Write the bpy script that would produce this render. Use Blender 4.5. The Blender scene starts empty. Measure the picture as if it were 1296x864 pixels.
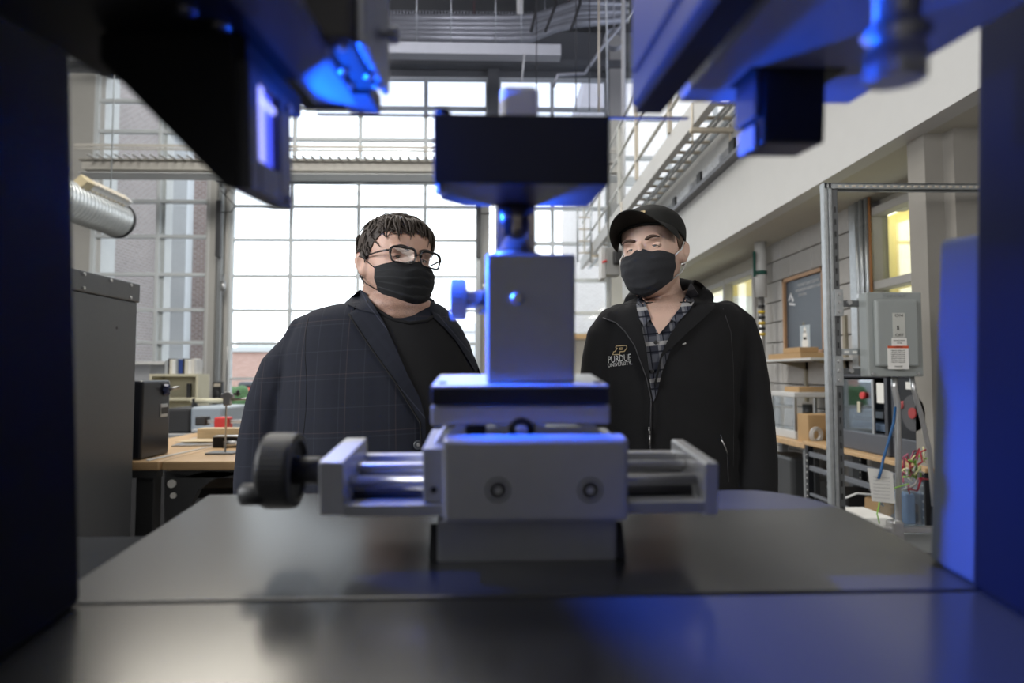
import bpy, bmesh, math, random
from mathutils import Vector, Matrix, noise
from mathutils.bvhtree import BVHTree
random.seed(7)
PI = math.pi
S = bpy.context.scene
COL = S.collection
# ------------------------------------------------------------------ camera
FPX, CX, CY = 800.0, 648.0, 432.0
CAM = Vector((0, 0, 1.3))
def cam_axes(vx, vy):
    """room-like axes (right, depth, up) in camera (right, forward, up) terms, from the vanishing point of depth lines"""
    y = Vector(((vx-CX)/FPX, 1, (CY-vy)/FPX)).normalized()
    z = Vector((0, -(CY-vy)/FPX, 1)).normalized()
    x = y.cross(z).normalized(); z = x.cross(y)
    return Matrix((x, y, z)).transposed()
RW = cam_axes(632, 472)                 # room
RM = cam_axes(622, 392)                 # machine bench, tipped a little towards the camera
C2W = RW.transposed()
MF = C2W @ RM                           # machine frame in the world
cd = bpy.data.cameras.new('camera'); cam = bpy.data.objects.new('camera', cd); COL.objects.link(cam)
r_, f_, u_ = C2W @ Vector((1,0,0)), C2W @ Vector((0,1,0)), C2W @ Vector((0,0,1))
mw = Matrix((r_, u_, -f_)).transposed().to_4x4(); mw.translation = CAM
cam.matrix_world = mw
cd.sensor_width = 36; cd.lens = 36*FPX/1296; cd.clip_start = .01; cd.clip_end = 500
cd.dof.use_dof = True; cd.dof.focus_distance = 1.6; cd.dof.aperture_fstop = 3.0
S.camera = cam
# ------------------------------------------------------------------ world and light
w = bpy.data.worlds.new('world'); S.world = w; w.use_nodes = True
nt = w.node_tree; bg = nt.nodes['Background']
tc = nt.nodes.new('ShaderNodeTexCoord'); sx = nt.nodes.new('ShaderNodeSeparateXYZ'); cr = nt.nodes.new('ShaderNodeValToRGB')
nt.links.new(tc.outputs['Generated'], sx.inputs[0]); nt.links.new(sx.outputs['Z'], cr.inputs[0]); nt.links.new(cr.outputs[0], bg.inputs['Color'])
cr.color_ramp.elements[0].position = 0.0; cr.color_ramp.elements[0].color = (.93, .96, 1, 1)
cr.color_ramp.elements[1].position = .8; cr.color_ramp.elements[1].color = (.80, .90, 1, 1)
bg.inputs['Strength'].default_value = 3.0
S.view_settings.view_transform = 'Standard'; S.view_settings.look = 'None'; S.view_settings.exposure = 0; S.view_settings.gamma = 1
def area(name, loc, target, sx_, sy_, power, color):
    l = bpy.data.lights.new(name, 'AREA'); l.shape = 'RECTANGLE'; l.size = sx_; l.size_y = sy_; l.energy = power; l.color = color
    o = bpy.data.objects.new(name, l); COL.objects.link(o); o.location = loc
    o.rotation_euler = (Vector(target)-Vector(loc)).to_track_quat('-Z', 'Y').to_euler(); return o
area('fill_light', (-3.6, .1, 2.9), (0, 1.55, 1.5), 2.2, 1.8, 190, (.97, .98, 1))  # added fill from the left for the faces, no window there
area('fill_light', (1.9, -.6, 2.35), (.5, 1.7, 1.5), .9, .9, 24, (1, .97, .92))  # added fill from the right for the capped man's cheek
area('fill_light', (-2.5, -3.5, 3.0), (0, .6, 1.2), 3.0, 2.0, 45, (.98, .98, 1))  # added soft fill from behind the camera
area('overhead_fill', (-2.2, 3.2, 6.6), (-2.2, 3.2, 0), 3.5, 3.5, 130, (1, .97, .92))  # added overhead fill above the left of the room
area('overhead_fill', (-1.0, 6.5, 8.6), (-1.0, 7.5, 0), 3.0, 3.0, 330, (1, .97, .92))  # added overhead fill for the middle of the room
area('overhead_fill', (-4.5, 6.0, 8.6), (-5.5, 12.0, 3), 3.0, 3.0, 600, (1, .97, .92))  # added overhead fill aimed at the window wall
area('overhead_fill', (-3.1, 6.0, 5.7), (-2.0, 4.0, 1.0), 1.6, 1.2, 60, (1, .93, .80))  # added warm overhead panel, mirrored as a glow in the table
def point(name, loc, power, color, r=.006):
    l = bpy.data.lights.new(name, 'POINT'); l.energy = power; l.color = color; l.shadow_soft_size = r
    o = bpy.data.objects.new(name, l); COL.objects.link(o); o.location = loc; return o
# ------------------------------------------------------------------ coordinates
def ray(px, py): return C2W @ Vector(((px-CX)/FPX, 1, (CY-py)/FPX))
class Frame:
    def __init__(s, rot): s.rot = rot; s.inv = rot.transposed()
    def ldir(s, px, py): return s.inv @ ray(px, py)
I3 = Matrix.Identity(3)
ROOM = Frame(I3); MACH = Frame(MF)
def at(px, py, Y):                       # room point at depth Y
    d = ray(px, py); return CAM + d*(Y/d.y)
def onx(px, py, X):
    d = ray(px, py); return CAM + d*(X/d.x)
def am(px, py, D):                       # machine point (origin at the eye)
    d = MACH.ldir(px, py); return d*(D/d.y)
def m2w(v): return CAM + MF @ Vector(v)
# ------------------------------------------------------------------ materials
MATS = {}
def mat(name, col, rough=.5, metal=0., var=.06, vscale=8., bump=0., bscale=60., emit=None, estr=0., coat=0., spec=.5, stretch=None):
    if name in MATS: return MATS[name]
    m = bpy.data.materials.new(name); m.use_nodes = True; t = m.node_tree; p = t.nodes['Principled BSDF']
    p.inputs['Roughness'].default_value = rough; p.inputs['Metallic'].default_value = metal
    p.inputs['Specular IOR Level'].default_value = spec; p.inputs['Coat Weight'].default_value = coat
    c = t.nodes.new('ShaderNodeTexCoord'); n = t.nodes.new('ShaderNodeTexNoise'); n.inputs['Scale'].default_value = vscale; n.inputs['Detail'].default_value = 3
    src = c.outputs['Object']
    if stretch:
        mp = t.nodes.new('ShaderNodeMapping'); mp.inputs['Scale'].default_value = stretch; t.links.new(src, mp.inputs[0]); src = mp.outputs[0]
    t.links.new(src, n.inputs['Vector'])
    mx = t.nodes.new('ShaderNodeMix'); mx.data_type = 'RGBA'
    mx.inputs[6].default_value = tuple(max(0, v*(1-var)) for v in col)+(1,); mx.inputs[7].default_value = tuple(min(1, v*(1+var)) for v in col)+(1,)
    t.links.new(n.outputs['Fac'], mx.inputs[0]); t.links.new(mx.outputs[2], p.inputs['Base Color'])
    if bump:
        b = t.nodes.new('ShaderNodeBump'); b.inputs['Strength'].default_value = bump; b.inputs['Distance'].default_value = .002
        n2 = t.nodes.new('ShaderNodeTexNoise'); n2.inputs['Scale'].default_value = bscale; t.links.new(src, n2.inputs['Vector'])
        t.links.new(n2.outputs['Fac'], b.inputs['Height']); t.links.new(b.outputs[0], p.inputs['Normal'])
    if emit: p.inputs['Emission Color'].default_value = tuple(emit)+(1,); p.inputs['Emission Strength'].default_value = estr
    MATS[name] = m; return m
def glass(name, tint=(1,1,1), gloss=.06, rough=.02):
    if name in MATS: return MATS[name]
    m = bpy.data.materials.new(name); m.use_nodes = True; t = m.node_tree; t.nodes.remove(t.nodes['Principled BSDF'])
    o = t.nodes['Material Output']; a = t.nodes.new('ShaderNodeBsdfTransparent'); a.inputs[0].default_value = tuple(tint)+(1,)
    g = t.nodes.new('ShaderNodeBsdfGlossy'); g.inputs['Roughness'].default_value = rough
    l = t.nodes.new('ShaderNodeLayerWeight'); l.inputs[0].default_value = .25
    mu = t.nodes.new('ShaderNodeMath'); mu.operation = 'MULTIPLY_ADD'; mu.inputs[1].default_value = .5; mu.inputs[2].default_value = gloss
    t.links.new(l.outputs['Fresnel'], mu.inputs[0])
    x = t.nodes.new('ShaderNodeMixShader'); t.links.new(mu.outputs[0], x.inputs[0]); t.links.new(a.outputs[0], x.inputs[1]); t.links.new(g.outputs[0], x.inputs[2]); t.links.new(x.outputs[0], o.inputs[0])
    MATS[name] = m; return m
def brickmat(name, c1, c2, mortar, axis='xz', bw=.2, bh=.075):
    if name in MATS: return MATS[name]
    m = bpy.data.materials.new(name); m.use_nodes = True; t = m.node_tree; p = t.nodes['Principled BSDF']; p.inputs['Roughness'].default_value = .9
    c = t.nodes.new('ShaderNodeTexCoord'); s = t.nodes.new('ShaderNodeSeparateXYZ'); k = t.nodes.new('ShaderNodeCombineXYZ')
    t.links.new(c.outputs['Object'], s.inputs[0]); t.links.new(s.outputs['X' if axis[0]=='x' else 'Y'], k.inputs[0]); t.links.new(s.outputs['Z'], k.inputs[1])
    b = t.nodes.new('ShaderNodeTexBrick'); b.inputs['Color1'].default_value = c1+(1,); b.inputs['Color2'].default_value = c2+(1,); b.inputs['Mortar'].default_value = mortar+(1,)
    b.inputs['Scale'].default_value = 1; b.inputs['Brick Width'].default_value = bw; b.inputs['Row Height'].default_value = bh; b.inputs['Mortar Size'].default_value = .012
    t.links.new(k.outputs[0], b.inputs['Vector']); t.links.new(b.outputs['Color'], p.inputs['Base Color']); MATS[name] = m; return m
def plaid(name, base, bands, rough=.85, rot=0.):
    """bands: (axis 'x'/'z', period, offset, width, colour, strength)"""
    m = bpy.data.materials.new(name); m.use_nodes = True; t = m.node_tree; p = t.nodes['Principled BSDF']; p.inputs['Roughness'].default_value = rough; p.inputs['Specular IOR Level'].default_value = .2
    c = t.nodes.new('ShaderNodeTexCoord'); mp = t.nodes.new('ShaderNodeMapping'); mp.inputs['Rotation'].default_value = (0, rot, 0)
    t.links.new(c.outputs['Object'], mp.inputs[0]); s = t.nodes.new('ShaderNodeSeparateXYZ'); t.links.new(mp.outputs[0], s.inputs[0])
    last = None
    rgb = t.nodes.new('ShaderNodeRGB'); rgb.outputs[0].default_value = tuple(base)+(1,); last = rgb.outputs[0]
    def M(op, a, b):
        n = t.nodes.new('ShaderNodeMath'); n.operation = op
        for i, v in enumerate((a, b)):
            if isinstance(v, (int, float)): n.inputs[i].default_value = v
            else: t.links.new(v, n.inputs[i])
        return n.outputs[0]
    for ax, per, off, wd, colr, st in bands:
        v = M('ADD', s.outputs['X' if ax=='x' else 'Z'], off+50*per)
        fr = M('FRACT', M('DIVIDE', v, per), 0)
        k = M('MULTIPLY', M('LESS_THAN', fr, wd/per), st)
        mx = t.nodes.new('ShaderNodeMix'); mx.data_type = 'RGBA'; t.links.new(k, mx.inputs[0]); t.links.new(last, mx.inputs[6]); mx.inputs[7].default_value = tuple(colr)+(1,)
        last = mx.outputs[2]
    t.links.new(last, p.inputs['Base Color'])
    n2 = t.nodes.new('ShaderNodeTexNoise'); n2.inputs['Scale'].default_value = 900; b = t.nodes.new('ShaderNodeBump'); b.inputs['Strength'].default_value = .25; b.inputs['Distance'].default_value = .001
    t.links.new(c.outputs['Object'], n2.inputs['Vector']); t.links.new(n2.outputs['Fac'], b.inputs['Height']); t.links.new(b.outputs[0], p.inputs['Normal'])
    MATS[name] = m; return m
def blocknoise(): pass
# ------------------------------------------------------------------ mesh builder
class G:
    def __init__(s): s.bm = bmesh.new()
    def _merge(s, b, smooth=False):
        me = bpy.data.meshes.new('tmp'); b.to_mesh(me); b.free()
        n0 = len(s.bm.faces); s.bm.from_mesh(me); bpy.data.meshes.remove(me)
        if smooth:
            s.bm.faces.ensure_lookup_table()
            for f in s.bm.faces[n0:]: f.smooth = True
        return s
    def box(s, x0, x1, y0, y1, z0, z1, bev=0., seg=2, rot=None):
        b = bmesh.new(); bmesh.ops.create_cube(b, size=1)
        c = Vector(((x0+x1)/2, (y0+y1)/2, (z0+z1)/2)); d = (abs(x1-x0), abs(y1-y0), abs(z1-z0))
        for v in b.verts: v.co = Vector((v.co.x*d[0], v.co.y*d[1], v.co.z*d[2]))
        if bev: bmesh.ops.bevel(b, geom=b.edges[:], offset=min(bev, min(d)*.45), segments=seg, affect='EDGES', profile=.5)
        for v in b.verts: v.co = (rot @ v.co if rot else v.co) + c
        return s._merge(b)
    def cyl(s, p0, p1, r, r2=None, n=20, smooth=True):
        p0, p1 = Vector(p0), Vector(p1); d = p1-p0; q = d.to_track_quat('Z', 'Y').to_matrix().to_4x4(); q.translation = (p0+p1)/2
        b = bmesh.new(); bmesh.ops.create_cone(b, cap_ends=True, segments=n, radius1=r, radius2=r if r2 is None else r2, depth=max(d.length, 1e-5), matrix=q)
        for f in b.faces: f.smooth = smooth and len(f.verts) == 4
        return s._merge(b)
    def lathe(s, p0, axis, prof, n=28, knurl=0.):
        """prof: (distance along axis, radius)"""
        p0 = Vector(p0); a = Vector(axis).normalized(); u = a.orthogonal().normalized(); v = a.cross(u); b = bmesh.new(); rings = []
        for t, r in prof:
            rings.append([b.verts.new(p0+a*t+(u*math.cos(k*2*PI/n)+v*math.sin(k*2*PI/n))*(r*(1-(knurl if k % 2 else 0)))) for k in range(n)])
        for A, B in zip(rings, rings[1:]):
            for k in range(n): b.faces.new((A[k], A[(k+1)%n], B[(k+1)%n], B[k])).smooth = not knurl
        b.faces.new(rings[0][::-1]); b.faces.new(rings[-1]); return s._merge(b)
    def prism(s, pts, ext, bev=0.):
        """closed polygon of 3-D points extruded along ext"""
        b = bmesh.new(); vs = [b.verts.new(Vector(p)) for p in pts]; f = b.faces.new(vs); e = Vector(ext)
        r = bmesh.ops.extrude_face_region(b, geom=[f])
        for v in [x for x in r['geom'] if isinstance(x, bmesh.types.BMVert)]: v.co += e
        bmesh.ops.recalc_face_normals(b, faces=b.faces[:])
        if bev: bmesh.ops.bevel(b, geom=b.edges[:], offset=bev, segments=2, affect='EDGES', profile=.5)
        return s._merge(b)
    def tube(s, pts, r, n=10, close=False):
        pts = [Vector(p) for p in pts]; b = bmesh.new(); rings = []; up = None
        for i, p in enumerate(pts):
            if close: t = pts[(i+1) % len(pts)]-pts[i-1]
            else: t = pts[min(i+1, len(pts)-1)]-pts[max(i-1, 0)]
            t.normalize()
            if up is None: up = t.orthogonal().normalized()
            up = (up - t*up.dot(t)).normalized(); v = t.cross(up); rr = r[i] if isinstance(r, (list, tuple)) else r
            rings.append([b.verts.new(p+(up*math.cos(k*2*PI/n)+v*math.sin(k*2*PI/n))*rr) for k in range(n)])
        pr = list(zip(rings, rings[1:]))+([(rings[-1], rings[0])] if close else [])
        for A, B in pr:
            for k in range(n): b.faces.new((A[k], A[(k+1)%n], B[(k+1)%n], B[k])).smooth = True
        if not close: b.faces.new(rings[0][::-1]); b.faces.new(rings[-1])
        bmesh.ops.recalc_face_normals(b, faces=b.faces[:]); return s._merge(b)
    def loft(s, rows, n=32, p=2.0):
        """rows: (cx, cy, cz, rx, ry[, dirx]) horizontal superellipse rings"""
        b = bmesh.new(); rings = []
        for row in rows:
            cx, cy, cz, rx, ry = row[:5]; ring = []
            for k in range(n):
                a = k*2*PI/n; c, q = math.cos(a), math.sin(a)
                ring.append(b.verts.new((cx+rx*math.copysign(abs(c)**(2/p), c), cy+ry*math.copysign(abs(q)**(2/p), q), cz)))
            rings.append(ring)
        for A, B in zip(rings, rings[1:]):
            for k in range(n): b.faces.new((A[k], A[(k+1)%n], B[(k+1)%n], B[k])).smooth = True
        b.faces.new(rings[0][::-1]); b.faces.new(rings[-1]); bmesh.ops.recalc_face_normals(b, faces=b.faces[:]); return s._merge(b)
    def ell(s, c, r, rot=None, n=20):
        b = bmesh.new(); bmesh.ops.create_uvsphere(b, u_segments=n, v_segments=max(8, n//2), radius=1)
        c = Vector(c)
        for v in b.verts:
            q = Vector((v.co.x*r[0], v.co.y*r[1], v.co.z*r[2])); v.co = (rot @ q if rot else q)+c
        for f in b.faces: f.smooth = True
        return s._merge(b)
    # front face covers a pixel rectangle at depth d0, runs back to d1
    def mbox(s, l, r, t, b_, d0, d1, bev=0.):
        a = am(l, t, d0); c = am(r, b_, d0); return s.box(a.x, c.x, d0, d1, c.z, a.z, bev)
    def rbox(s, l, r, t, b_, y0, y1, bev=0.):
        a = at(l, t, y0); c = at(r, b_, y0); return s.box(a.x, c.x, y0, y1, c.z, a.z, bev)
    def xf(s, M):
        s.bm.transform(M); return s
BASE = {}
def link(name, data, parent=None):
    o = bpy.data.objects.new(name, data); COL.objects.link(o)
    if parent: o.parent = parent
    return o
def root(name, label, cat, base=(0,0,0), frame=ROOM, group=None, kind=None):
    """Empty at the thing's base; base is in the frame's own coordinates"""
    o = link(name, None); base = Vector(base)
    m = frame.rot.to_4x4(); m.translation = (CAM + frame.rot @ base) if frame is MACH else base
    o.matrix_world = m; BASE[o.name] = base; o.empty_display_size = .05
    if kind: o['kind'] = kind
    else: o['label'] = label; o['category'] = cat
    if group: o['group'] = group
    return o
def base_of(o):
    while o.parent: o = o.parent
    return BASE[o.name]
def part(name, g, m, parent, label=None, kind=None):
    b = base_of(parent); bm = g.bm
    bmesh.ops.translate(bm, verts=bm.verts[:], vec=-b)
    me = bpy.data.meshes.new(name); bm.to_mesh(me); bm.free(); me.materials.append(m)
    o = link(name, me, parent)
    if label: o['label'] = label
    if kind: o['kind'] = kind
    return o
def single(name, g, m, label=None, cat=None, base=None, frame=ROOM, group=None, kind=None):
    """thing of one mesh"""
    bm = g.bm
    if base is None:
        zs = [v.co for v in bm.verts]; base = Vector((sum(v.x for v in zs)/len(zs), sum(v.y for v in zs)/len(zs), min(v.z for v in zs)))
    base = Vector(base); bmesh.ops.translate(bm, verts=bm.verts[:], vec=-base)
    me = bpy.data.meshes.new(name); bm.to_mesh(me); bm.free(); me.materials.append(m)
    o = link(name, me); mm = frame.rot.to_4x4(); mm.translation = (CAM + frame.rot @ base) if frame is MACH else base
    o.matrix_world = mm; BASE[o.name] = base
    if label: o['label'] = label; o['category'] = cat
    if group: o['group'] = group
    if kind: o['kind'] = kind
    return o
def copypart(src, parent, loc, rot=None, label=None):
    o = src.copy(); COL.objects.link(o); o.parent = parent; o.location = Vector(loc)
    if rot: o.rotation_euler = rot
    return o
def arc(c, r, a0, a1, n, ax='xz'):
    out = []
    for i in range(n+1):
        a = a0+(a1-a0)*i/n; p = [c[0], c[1], c[2]]; k = {'x':0,'y':1,'z':2}
        p[k[ax[0]]] += r*math.cos(a); p[k[ax[1]]] += r*math.sin(a); out.append(Vector(p))
    return out
def text_mesh(body, size, extr=.0, shear=0., space=1.):
    cu = bpy.data.curves.new('txt', 'FONT'); cu.body = body; cu.size = size; cu.extrude = extr; cu.align_x = 'CENTER'; cu.align_y = 'CENTER'; cu.shear = shear; cu.space_character = space; cu.resolution_u = 3
    o = bpy.data.objects.new('txt', cu); COL.objects.link(o); dg = bpy.context.evaluated_depsgraph_get(); me = bpy.data.meshes.new_from_object(o.evaluated_get(dg))
    bpy.data.objects.remove(o); bpy.data.curves.remove(cu); return me
def text_on(g, body, size, origin, xdir, ydir, extr=.0005, sx=1., shear=0.):
    me = text_mesh(body, size, extr, shear); X, Y = Vector(xdir).normalized(), Vector(ydir).normalized(); Z = X.cross(Y)
    for v in me.vertices: v.co = Vector(origin)+X*v.co.x*sx+Y*v.co.y+Z*v.co.z
    g.bm.from_mesh(me); bpy.data.meshes.remove(me); return g
# common materials
white = mat('white_paint', (.53, .53, .52), .6, var=.03)
beige = mat('beige_paint', (.44, .42, .38), .6, var=.04)
cream = mat('cream_metal', (.52, .49, .36), .5)
framealu = mat('window_aluminium', (.58, .61, .62), .5, 0, var=.04)
galv = mat('galvanised_steel', (.42, .44, .45), .38, .75, var=.25, vscale=30)
steel = mat('brushed_steel', (.5, .5, .5), .32, .9, var=.1, vscale=40)
anod = mat('silver_anodised', (.36, .37, .39), .42, .55, var=.05, vscale=60, bump=.06, bscale=900)
anod2 = mat('silver_anodised_light', (.52, .53, .55), .35, .6, var=.05, vscale=60)
blk = mat('black_anodised', (.012, .013, .016), .45, .1, var=.2, spec=.35)
blkp = mat('black_plastic', (.018, .018, .019), .5, 0, var=.2)
dkmetal = mat('dark_painted_metal', (.05, .052, .055), .45, .2, var=.1)
wood = mat('maple_wood', (.50, .33, .17), .45, var=.22, vscale=3, stretch=(1, 9, 9))
card = mat('cardboard', (.42, .27, .13), .85, var=.1)
paper = mat('paper', (.75, .74, .70), .8, var=.03)
red = mat('red_paint', (.55, .03, .03), .4)
rubber = mat('cable_rubber', (.02, .02, .022), .6)
winglass = glass('window_glass', (.97, .985, .99), .02)
# ================================================================== THE ROOM
WY = 14.0
fl = mat('floor_concrete', (.17, .16, .15), .45, var=.15, vscale=2, bump=.1)
g = G(); g.box(-12, 3.2, -5, 14.3, -.1, 0); single('floor', g, fl, kind='structure')
g = G(); g.box(-12, 9, -5, 14.4, 9.0, 9.15); single('ceiling', g, mat('dark_deck', (.075, .077, .08), .8, var=.3, vscale=3), kind='structure')
g = G(); g.box(-12.1, -12, -5, 14.4, -.1, 9.1); single('wall_left', g, mat('wall_grey_paint', (.33, .33, .32), .8, var=.04), kind='structure')
g = G(); g.box(-12, 9, -5.1, -5, -.1, 9.1); single('wall_rear', g, mat('wall_rear_paint', (.30, .29, .28), .8, var=.04), kind='structure')
# ---- right wall of concrete blocks
XW, XF, ZS = 2.71, 2.16, 2.58
blockm = mat('painted_block', (.40, .39, .375), .8, var=.08, vscale=25, bump=.5, bscale=120)
g = G(); g.box(XW+.10, XW+.15, 4.55, 6.6, -.1, ZS+.1); g.box(XW+.10, XW+.15, 8.75, 12, -.1, ZS+.1); g.box(XW+.10, XW+.15, 6.6, 8.75, -.1, 1.6)
g.box(XW+.10, XW+.15, 3.3, 4.55, -.1, 1.0); g.box(XW+.10, XW+.15, -5, 3.3, -.1, ZS+.1)
wr = single('wall_right', g, mat('mortar', (.30, .29, .28), .9), kind='structure', base=(XW, 0, 0))
gb = G(); gb.box(0, .12, .004, .396, .004, .196, .006, 1)
blockme = bpy.data.meshes.new('concrete_block'); gb.bm.to_mesh(blockme); blockme.materials.append(blockm)
nb = 0
for row in range(13):
    for k in range(22):
        y = 3.2+.4*k+(.2 if row % 2 else 0); z = row*.2
        if 3.5 < y+.2 < 4.65 and z > .85: continue
        if 6.5 < y+.2 < 8.85 and z > 1.55: continue
        if y > 11.3 or (z < .4 and y > 7): continue
        o = link('concrete_block', blockme, wr); o.location = (random.uniform(-.0015, .0015), y, z-.002); nb += 1
# soffit, fascia, mezzanine
sof = mat('soffit_paint', (.46, .44, .38), .8, var=.03)
g = G(); g.box(XF+.02, XW+.3, -5, 11, ZS, ZS+.12); single('trim_1', g, sof, kind='structure')
g = G(); g.box(XF, XF+.12, -5, 11, ZS, 3.82); single('trim_2', g, white, kind='structure')
g = G(); g.box(2.165, 8.9, -5, 14, 3.72, 3.86); single('trim_3', g, white, kind='structure')
ch = root('mezzanine_edge_beam', 'white steel channel along the walkway edge above the cable ladder', 'beam', (1.80, 9, 3.6))
g = G(); g.box(1.795, 1.81, 1, 13.9, 3.60, 3.82); part('web', g, white, ch)
g = G(); g.box(1.81, 1.87, 1, 13.9, 3.60, 3.61); part('flange', g, white, ch)
g = G(); g.box(1.81, 1.95, 1, 13.9, 3.81, 3.82); part('flange', g, white, ch)
# ladder tray seen from below
lt = root('cable_ladder', 'steel ladder cable tray with cream rungs slung under the walkway edge', 'cable tray', (1.95, 9, 3.6))
tan = mat('tan_rung', (.58, .52, .42), .5, .2)
g = G(); g.box(1.82, 1.835, 2, 13.6, 3.60, 3.66); part('side_rail', g, galv, lt)
g = G(); g.box(2.10, 2.115, 2, 13.6, 3.60, 3.66); part('side_rail', g, galv, lt)
g = G(); g.box(0, .27, -.03, .03, 0, .02); rg = part('rung', g, tan, lt); bpy.data.objects.remove(rg)
rme = bpy.data.meshes.get('rung') or None
gg = G(); gg.box(0, .27, -.03, .03, 0, .02, .004, 1); rme = bpy.data.meshes.new('rung'); gg.bm.to_mesh(rme); rme.materials.append(tan)
y = 4.4
while y < 13.6:
    o = link('rung', rme, lt); o.location = Vector((1.835, y, 3.605))-Vector((1.95, 9, 3.6)); y += .30
g = G(); g.cyl((1.93, 2, 3.57), (1.93, 13.6, 3.57), .014, n=10); g.cyl((1.97, 2, 3.565), (1.97, 13.6, 3.565), .014, n=10); part('conduit', g, galv, lt)
for yy in (5.7, 9.1, 12.0):
    g = G(); g.box(1.76, 2.16, yy-.03, yy+.03, 3.52, 3.56, .005); g.cyl((1.78, yy, 3.4), (1.78, yy, 3.8), .008, n=8); g.cyl((2.13, yy, 3.35), (2.13, yy, 3.6), .008, n=8); part('support_bar', g, tan, lt)
# sign rail on fascia
sr = root('cable_trough', 'dark long rail with grey and black boxed panels fixed along the white bulkhead', 'rail', (XF-.05, 8, 3.24))
g = G(); g.box(XF-.09, XF, 1.5, 10.8, 3.235, 3.275); part('rail', g, mat('grey_rail', (.12, .12, .13), .4, .4), sr)
g = G(); g.box(XF-.012, XF, 1.5, 10.8, 3.275, 3.42); part('back_strip', g, mat('grey_strip', (.28, .29, .31), .5), sr)
pan_l = mat('panel_print', (.45, .47, .5), .4, var=.7, vscale=25)
for i, yy in enumerate((5.0, 5.95, 6.9, 7.85, 8.8, 9.8)):
    g = G(); g.box(XF-.05, XF-.012, yy, yy+.50, 3.29, 3.40, .004); part('panel', g, pan_l if i else white, sr)
    g = G(); g.box(XF-.055, XF-.012, yy+.55, yy+.68, 3.28, 3.42, .004); part('black_cover', g, blkp, sr)
# guard rail
gr = root('guard_rail', 'cream steel guard rail on the upper walkway by the tall windows', 'railing', (1.79, 8, 3.82))
railm = mat('cream_rail', (.50, .49, .44), .4, .2)
for yy in (5.0, 6.5, 8.1, 9.3, 11.2, 13.2):
    g = G(); g.box(1.77, 1.81, yy-.03, yy+.03, 3.82, 5.0); part('post', g, tan if yy < 9 else railm, gr)
for zz in (4.06, 4.55, 4.98):
    g = G(); g.cyl((1.79, 4.8, zz), (1.79, 13.5, zz), .022, n=10); part('rail', g, railm, gr)
# ---- window wall
colm = mat('column_paint', (.42, .41, .385), .6, var=.03)
def wx(px): return at(px, 470, WY).x
def wz(py): return at(632, py, WY).z
def wallpiece(name, l, r, t, b, m, y0=WY-.12, y1=WY+.15):
    g = G(); g.box(wx(l), wx(r), y0, y1, wz(b) if b < 900 else 0, wz(t)); return single(name, g, m, kind='structure')
g = G()
g.box(-12, wx(112), WY-.1, WY+.2, 0, 9); g.box(wx(262), wx(274), WY-.18, WY+.15, 0, 9)
g.box(wx(274), wx(286), WY-.08, WY+.15, 0, 9); g.box(wx(286), wx(290), WY-.16, WY+.15, 0, 9)
g.box(wx(605), wx(619), WY-.15, WY+.15, 0, wz(228)); g.box(wx(772), wx(789), WY-.25, WY+.15, 0, 9)
g.box(wx(112), wx(262), WY-.05, WY+.15, 0, wz(462)); g.box(wx(619), wx(772), WY-.05, WY+.15, 0, wz(424))
wb = single('wall_far', g, colm, kind='structure')
g = G(); g.box(wx(263.5), wx(266), WY-.2, WY-.18, 0, 7.4); g.box(wx(280), wx(283), WY-.14, WY-.08, 0, 7.4); single('trim_4', g, white, kind='structure')
g = G(); g.box(-12, 9, WY-.1, WY+.15, wz(100), 9); g.box(-12, 9, WY-.35, WY-.1, wz(92), wz(84)); g.box(wx(617), wx(631), WY-.2, WY+.15, wz(228), 9)
single('trim_5', g, mat('dark_steel', (.13, .135, .145), .6, .1), kind='structure')
def glazing(name, xs, zs, bar=.078, frame=.11, dep=.09, double=()):
    r = root(name, None, None, (wx(xs[0]), WY, wz(zs[-1])), kind='structure')
    X = [wx(v) for v in xs]; Z = [wz(v) for v in zs]
    for i, x in enumerate(X):
        h = frame/2 if i in (0, len(X)-1) else bar/2
        g = G(); g.box(x-h, x+h, WY-dep, WY+.02, Z[-1], Z[0], .006, 1); part('mullion', g, framealu, r)
    for i, z in enumerate(Z):
        h = frame/2 if i in (0, len(Z)-1) or i in double else bar/2
        for a, b in zip(X, X[1:]):
            g = G(); g.box(a, b, WY-dep*.9, WY+.02, z-h, z+h, .006, 1); part('transom', g, framealu, r)
    for a, b in zip(X, X[1:]):
        for c, d in zip(Z, Z[1:]):
            g = G(); g.box(a, b, WY-.012, WY-.004, d, c); part('pane', g, winglass, r)
    return r
glazing('window_1', [114, 197, 262], [92, 133, 171, 208, 258, 301.6, 349, 393, 434, 462])
g = G(); g.box(wx(116), wx(123), WY-.02, WY+.5, wz(462), wz(92)); g.box(wx(199), wx(204), WY-.0, WY+.3, wz(462), wz(92)); single('trim_6', g, white, kind='structure')
glazing('window_2', [290, 369, 453, 537, 617], [101, 139, 179, 205, 230])
glazing('window_3', [631, 699.5, 770], [101, 139, 179, 205, 230, 264, 308.6, 355, 396, 424])
glazing('door_1', [290, 366, 452, 537, 605], [232, 263, 305, 350.6, 393.5, 435, 479, 515, 545], bar=.06)
glazing('window_4', [789, 850, 910, 975], [60, 101, 150, 200, 250, 300], bar=.09)
g = G(); g.box(wx(268), wx(975), WY-.16, WY-.06, wz(236), wz(225)); single('trim_7', g, framealu, kind='structure')
# wood topped sill far right
g = G(); g.box(wx(619), wx(772), WY-.7, WY-.1, wz(430), wz(425)); single('trim_8', g, wood, kind='structure')
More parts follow.
